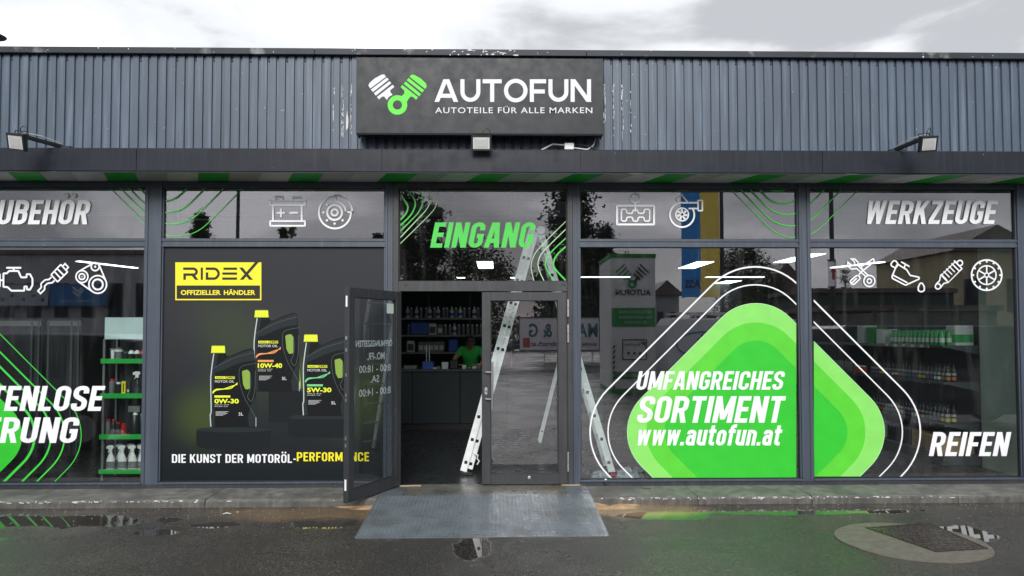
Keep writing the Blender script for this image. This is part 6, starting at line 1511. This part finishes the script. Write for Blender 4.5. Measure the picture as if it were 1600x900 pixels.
# boards on the warehouse
def board(px0, px1, y0, y1, d, m, name, label):
    x0, x1 = RX(px0, d), RX(px1, d); a, b = RZ(y1, d), RZ(y0, d); t = thing(name, label, 'sign', ((x0 + x1) / 2, RY(d) + .1, a))
    mb = MB(); (mb.poly([(x0, RY(d) + .02, a), (x1, RY(d) + .02, a), (x1, RY(d) + .02, b), (x0, RY(d) + .02, b)]) if m == 'banner_white' else mb.box(x0, x1, RY(d) + .005, RY(d) + .02, a, b)); mb.build('panel', M[m], t)
    mb = MB(); mb.box(x0, x1, RY(d) - .04, RY(d) + .002, a - .05, a - .005).box(x0, x1, RY(d) - .04, RY(d) + .002, b + .005, b + .05); tag(mb.build('edge_rail', M['frame'], t), kind='stuff'); return t
M['board_blue'] = mat('blue_board', (.02, .16, .42), .45, var=.05); M['board_pale'] = mat('pale_board', (.38, .42, .48), .5, var=.06); M['txt_pale'] = mat('pale_letters', (.55, .62, .68), .5); M['banner_white'] = cloth_mat('banner_cloth', (.86, .84, .90), .6); M['txt_teal'] = mat('teal_letters', (.05, .20, .24), .6); M['txt_violet'] = mat('violet_letters', (.07, .05, .16), .6)
d1 = 37.5
b1 = board(76, 165, 445, 477, d1, 'board_blue', 'blue_signboard', 'blue signboard with pale lettering mirrored under the belt icon')
g = G(rfn(d1)); type_text(g, 'E. MARTIN & CO', 94, 147, 472.5, 468.5, .01, mirror=True); g.T = (0, 0, 1)
g.line([(113, 455), (122, 462), (131, 452)], 3); g.line([(113, 448), (122, 456), (128, 449)], 3); g.build('lettering', M['txt_pale'], b1)
b2 = board(-40, 73, 445, 477, d1, 'board_pale', 'pale_signboard', 'pale signboard with small emblems mirrored under the engine icon')
g = G(rfn(d1))
for k, px in enumerate((4, 19, 36, 52, 66)): g.fill(circ(px, 468 - (k % 2) * 6, 3, n=8))
g.build('emblems', M['txt_violet'], b2)
# banner on a mesh fence
db = 38
bn = board(812, 936, 497, 547, db, 'banner_white', 'site_banner', 'white demolition company banner mirrored behind the closed door leaf')
g = G(rfn(db)); type_text(g, 'MAIER & G', 826, 934, 526, 505, .03, 1.1, mirror=True); g.build('lettering', M['txt_teal'], bn)
g = G(rfn(db)); g.lift0 = .0005; type_text(g, 'www.maier-abbruch.at', 829, 934, 541, 533, .02, mirror=True); g.build('lettering', M['txt_violet'], bn)
g = G(rfn(db)); g.fill([(817, 528), (828, 528), (828, 543), (817, 543)]); g.build('printed_square', M['lblred'], bn)
fe = thing('mesh_fence', 'wire mesh fence carrying the banner across the yard', 'fence', (0, RY(41), 0))
for k in range(16):
    X_ = -15 + k * 2.5; mb = MB(); mb.tube([(X_, RY(38.5), 0), (X_, RY(38.5), 2.0)], .03, 6); mb.build('fence_post', M['steel'], fe)
for k in range(6): mb = MB(); mb.tube([(-15, RY(38.5) - .04, .15 + k * .35), (22.5, RY(38.5) - .04, .15 + k * .35)], .008, 4); mb.build('wire', M['steel'], fe)
# pylon beside the customer parking
dp = 22.0; x0, x1 = RX(955, dp), RX(1025, dp); H = RZ(396, dp); py_ = thing('advertising_pylon', 'white and green advertising pylon mirrored behind the upper left of the diamond window', 'pylon', ((x0 + x1) / 2, RY(dp) - 1.2, 0))
M['pylon_white'] = mat('pylon_white', (.84, .85, .84), .5, var=.04); M['pylon_green'] = mat('pylon_green', (.02, .30, .06), .5, var=.05)
mb = MB(); mb.bbox(x0, x1, RY(dp) - 2.4, RY(dp), .12, H - .12, .01); mb.build('cabinet', M['pylon_white'], py_)
mb = MB(); mb.box(x0 - .02, x1 + .02, RY(dp) - 2.42, RY(dp) + .02, H - .118, H); mb.build('top_band', M['pylon_green'], py_)
mb = MB(); mb.box(x0 - .01, x1 + .01, RY(dp) - 2.41, RY(dp) + .01, 0, .118); mb.build('base_band', M['pylon_green'], py_)
mb = MB(); mb.tube([(x0 + .5, RY(dp) - .3, H), (x0 + .5, RY(dp) - .3, H + .1), (x0 + .6, RY(dp) - .3, H + .1), (x0 + .6, RY(dp) - .3, H)], .015, 6); mb.build('lifting_eye', M['black'], py_)
pf = rfn(dp)
g = G(pf); type_text(g, 'AUTOFUN', 962, 1017, 461, 452, .03, mirror=True)
for k in range(4):
    cx_, cy_ = 1007 - k * 4.0, 419 + k * 4.2; g.line([(cx_ - 7 + k * .6, cy_ - 6 + k * .5), (cx_ + 7 - k * .6, cy_ + 7 - k * .5)], 2.6)
g.line([(998, 432), (992, 440)], 3.5)
g.build('emblem', M['p_dark'], py_)
g = G(pf)
for k in range(4):
    cx_, cy_ = 969 + k * 4.0, 419 + k * 4.2; g.line([(cx_ + 7 - k * .6, cy_ - 6 + k * .5), (cx_ - 7 + k * .6, cy_ + 7 - k * .5)], 2.6)
g.line([(980, 433), (986, 440)], 4); g.line(circ(988, 444, 5, n=20), 3.6, True); g.build('emblem', M['pylon_green'], py_)
g = G(pf); g.lift0 = -.0002; g.fill([(956, 481), (1024, 481), (1024, 510), (956, 510)]); g.fill([(960, 581), (1024, 581), (1024, 592), (960, 592)]); g.build('printed_band', M['pylon_green'], py_)
g = G(pf); g.lift0 = .001; type_text(g, 'HERZLICHEN DANK', 966, 1018, 490, 485, .02, mirror=True); type_text(g, 'FÜR IHREN EINKAUF', 966, 1018, 498, 493, .02, mirror=True); type_text(g, 'BEI AUTOFUN', 976, 1010, 506, 501, .02, mirror=True); type_text(g, 'AUTOFUN', 975, 1000, 589, 584, .02, mirror=True); g.build('lettering', M['banner_white'], py_)
g = G(pf); g.lift0 = .0006; g.line([(973, 531), (1010, 531), (1010, 562), (973, 562)], 1.6, True); type_text(g, 'P', 1002, 1008, 540, 534, .03, mirror=True); type_text(g, 'Nur für Kunden', 976, 1000, 540, 536, .02, mirror=True)
for k in range(3): g.disc(982 + k * 9, 552, 2.2, 10)
for k in range(9): g.fill([(957.5, 542 + k * 8), (961, 538 + k * 8), (961, 542 + k * 8), (957.5, 546 + k * 8)])
g.build('parking_notice', M['p_dark'], py_)
# flags
df = 30.0
for nm, pa, pb, m_, lab in (('blue_flag', 1066, 1096, (.04, .24, .60), 'blue vertical flag with pale letters mirrored in the window above the diamond'), ('yellow_flag', 1096, 1126, (.70, .55, .12), 'yellow vertical flag mirrored beside the blue one')):
    x0, x1, z0, z1 = RX(pa, df), RX(pb, df), RZ(466, df), RZ(215, df); t = thing(nm, lab, 'flag', ((x0 + x1) / 2, RY(df), z0)); MM = cloth_mat(nm + '_cloth', m_, .5)
    mb = MB(); nx, nz = 10, 24
    for s_ in (0,):
        for i in range(nx + 1):
            for j in range(nz + 1):
                u, v = i / nx, j / nz; mb.v.append((x0 + (x1 - x0) * u, RY(df) + .05 * math.sin(u * 6 + v * 5) * (1 - .3 * v) + s_ * .006, z0 + (z1 - z0) * v + .04 * math.sin(u * 3)))
        o_ = s_ * (nx + 1) * (nz + 1)
        for i in range(nx):
            for j in range(nz): a = o_ + i * (nz + 1) + j; mb.f.append((a, a + nz + 1, a + nz + 2, a + 1))
    mb.build('flag_cloth', MM, t, fix=False, smooth=True)
    mb = MB(); mb.tube([(x0, RY(df), z1 + .03), (x1, RY(df), z1 + .03)], .03, 6); mb.build('top_bar', M['steel'], t)
    if nm == 'blue_flag': g = G(rfn(df)); g.lift0 = .003; type_text(g, 'ASS', 1070, 1094, 450, 437, .04, mirror=True); g.build('lettering', M['txt_violet'], t)
def pole(px, d, ytop, r_, label, name='flag_pole', cat='pole'):
    X_ = RX(px, d); t = thing(name, label, cat, (X_, RY(d), 0)); mb = MB(); z1 = RZ(ytop, d); mb.tube([(X_, RY(d), 0), (X_, RY(d), z1)], [r_, r_ * .7], 10); mb.build('shaft', M['frame_dark'], t)
    mb = MB(); mb.lathe([(r_ * 1.1, 0), (r_ * 1.2, .03), (0, .08)], (X_, RY(d), z1), 10); mb.build('finial', M['frame_dark'], t); return t
pole(1130, 30, 190, .10, 'grey flag pole mirrored right of the yellow flag'); pole(1303, 25, 180, .09, 'dark lamp pole mirrored left of the crossed tools', 'lamp_pole'); pole(369, 24, 190, .07, 'thin dark pole mirrored in the second transom', 'lamp_pole')
ar = board(1296, 1309, 407, 447, 24.7, 'banner_white', 'arrow_sign', 'small white sign with red arrow mirrored on the pole in the right window')
g = G(rfn(24.7)); g.fill([(1302.5, 414), (1307, 425), (1304.5, 425), (1304.5, 437), (1300.5, 437), (1300.5, 425), (1298, 425)]); g.build('arrow', M['red_plastic'], ar)

# vehicles: side profile swept across the width, wheels and glass as parts
def vehicle(name, label, cat, cx, cy, outline, glass, wheels, width, bodym, extra=None, rotz=0.0):
    t = thing(name, label, cat, (cx, cy, 0), rotz)
    bm = bmesh.new(); n = len(outline); W_ = width / 2; secs = [(-W_, .93), (-W_ * .93, 1.0), (W_ * .93, 1.0), (W_, .93)]
    zc = .75; rings = []
    for y, k in secs: rings.append([bm.verts.new(((x) * (1 - (1 - k) * .12), y if z < 1.0 else y * (1 - (z - 1.0) * .10), zc + (z - zc) * (1 - (1 - k) * .35))) for x, z in outline])
    for a, b in zip(rings[:-1], rings[1:]):
        for i in range(n): j = (i + 1) % n; bm.faces.new((a[i], a[j], b[j], b[i]))
    bm.faces.new(list(reversed(rings[0]))); bm.faces.new(rings[-1]); bmesh.ops.recalc_face_normals(bm, faces=bm.faces)
    me = bpy.data.meshes.new('body'); bm.to_mesh(me); bm.free(); me.materials.append(bodym); o = bpy.data.objects.new('body', me); col.objects.link(o); o.parent = t
    for s_ in (-1, 1):
        for gl in glass:
            mb = MB(); y = s_ * (W_ + .004); tilt = lambda z: y * (1 - max(0, z - 1.0) * .10)
            mb.hexa([(gl[0][0], tilt(gl[0][1]), gl[0][1]), (gl[1][0], tilt(gl[1][1]), gl[1][1]), (gl[2][0], tilt(gl[2][1]), gl[2][1]), (gl[3][0], tilt(gl[3][1]), gl[3][1])] + [(q[0], tilt(q[1]) * .985, q[1]) for q in gl]); mb.build('side_window', M['darkpane'], t, local=True)
        for wx in wheels:
            mb = MB(); mb.lathe([(.20, 0), (.33, .01), (.34, .05), (.34, .17), (.33, .2)], (0, 0, 0), 24); mb.v = [(wx + v[0], s_ * (W_ + .01) - s_ * v[2], .34 + v[1]) for v in mb.v]; tyre = mb.build('wheel', M['black'], t, local=True, smooth=True)
            mb = MB(); mb.lathe([(.21, 0), (.19, .015), (.05, .03), (.0, .03)], (0, 0, 0), 16); mb.v = [(wx + v[0], s_ * (W_ + .012) - s_ * v[2] * .4, .34 + v[1]) for v in mb.v]; mb.build('rim', M['steel'], t, local=True)
    if extra: extra(t, W_)
    return t
van_out = [(-2.6, .30), (-2.65, .55), (-2.62, .95), (-2.5, 1.12), (-1.95, 1.28), (-1.35, 2.02), (-1.1, 2.18), (2.45, 2.22), (2.58, 2.0), (2.62, .9), (2.62, .35)]
van_out = [(-x, z) for x, z in van_out]
def van_extra(t, W_):
    for yy in (-.55, .55): mb = MB(); mb.tube([(1.0, yy, 2.36), (-2.3, yy, 2.36)], .025, 6); mb.build('roof_bar', M['steel'], t, local=True)
    for xx in (.8, -.4, -1.9): mb = MB(); mb.tube([(xx, -.7, 2.2), (xx, -.7, 2.34), (xx, .7, 2.34), (xx, .7, 2.2)], .02, 6); mb.build('rack_hoop', M['steel'], t, local=True)
    g = G(lambda u, v, l: (u, W_ * (1 - max(0, v - 1.0) * .10) + .006 + l * 10, v)); g.line([(-1.62 + .75 * math.cos(a), 1.45 + .36 * math.sin(a)) for a in [k * math.pi / 20 for k in range(40)]], .045, True); g.line([(-1.62, 1.75), (-1.62, 1.25), (-1.74, 1.17), (-1.82, 1.25)], .10); g.line([(-1.47, 1.60), (-1.77, 1.60)], .08); g.mb.build('printed_emblem', M['board_blue'], t, local=True, fix=False)
    mb = MB(); mb.box(2.60, 2.665, -.75, -.45, .72, .90).box(2.60, 2.665, .45, .75, .72, .90); tag(mb.build('headlight', M['lampglass'], t, local=True), kind='stuff')
M['van_white'] = mat('van_white', (.82, .82, .84), .3, var=.03, coat=.4); M['car_dark'] = mat('car_dark_paint', (.010, .012, .026), .3, var=.03, coat=.25)
vx = (RX(1043, 21) + RX(1245, 21)) / 2 + .8
vehicle('white_van', 'white van with roof rack and blue ring emblem mirrored behind the green diamond', 'van', vx, RY(21) - 1.0, van_out, [[(.75, 1.22), (1.75, 1.22), (1.35, 1.85), (.75, 1.85)]], (-1.7, 1.6), 1.95, M['van_white'], van_extra)
car_out = [(-2.15, .28), (-2.2, .55), (-2.1, .80), (-1.2, .98), (-.55, 1.38), (.2, 1.46), (1.1, 1.40), (1.85, 1.02), (2.15, .92), (2.2, .55), (2.15, .28)]
cgl = [[(-1.0, .98), (-.05, .98), (-.05, 1.36), (-.50, 1.33)], [(.02, .98), (1.0, .98), (.98, 1.34), (.02, 1.36)], [(1.06, .98), (1.5, .98), (1.25, 1.25), (1.06, 1.32)]]
suv_out = [(-2.3, .32), (-2.36, .60), (-2.30, 1.00), (-1.3, 1.12), (-.65, 1.70), (.2, 1.80), (1.6, 1.78), (2.15, 1.68), (2.32, 1.05), (2.34, .60), (2.28, .32)]
sgl_ = [[(-1.1, 1.12), (-.08, 1.12), (-.08, 1.68), (-.60, 1.62)], [(-.0, 1.12), (1.0, 1.12), (.98, 1.68), (.0, 1.70)], [(1.08, 1.12), (2.0, 1.12), (1.88, 1.60), (1.08, 1.68)]]
vehicle('parked_car', 'large dark car close to the shop, mirrored in the left window behind the lettering', 'car', -7.7, -4.0, suv_out, sgl_, (-1.45, 1.40), 1.85, M['car_dark'])
vehicle('parked_car', 'dark car boxed up tall to darken the reflection in the right window over the bottle rack', 'van', 8.5, -5.6, [(-2.3, .32), (-2.36, .6), (-2.37, 1.2), (-2.3, 1.86), (-2.2, 1.92), (2.2, 1.92), (2.34, 1.8), (2.36, .6), (2.3, .32)], [[(-2.1, 1.14), (-1.2, 1.14), (-1.2, 1.72), (-2.05, 1.72)], [(-1.1, 1.14), (.2, 1.14), (.2, 1.72), (-1.1, 1.72)]], (-1.45, 1.40), 1.85, M['car_dark'])  # car given a tall flat-fronted body, shaped to darken the pane's reflection
vehicle('parked_car', 'low dark blue car parked further out, mirrored left of the display stand', 'car', -9.6, -14.5, car_out, cgl, (-1.35, 1.35), 1.78, M['car_dark'], rotz=.3)
# far hedge closing the yard
hg = MB(); rr = random.Random(77)
for k in range(16000):
    X_ = rr.uniform(-70, 70); H_ = 2.4 + 1.1 * math.sin(X_ * .35) + .5 * math.sin(X_ * 1.3); p = Vector((X_, RY(74) + rr.uniform(-1.2, 1.2), rr.uniform(0, H_))); u = Vector((rr.gauss(0, 1), rr.gauss(0, 1), rr.gauss(0, 1))).normalized(); w = u.cross(Vector((rr.gauss(0, 1), rr.gauss(0, 1), rr.gauss(0, 1)))).normalized(); s_ = rr.uniform(.14, .32); hg.poly([p - u * s_, p + w * s_, p + u * s_, p - w * s_])
tag(hg.build('far_hedge', M['leafdark'], fix=False), 'far dark hedge closing the yard', kind='stuff')
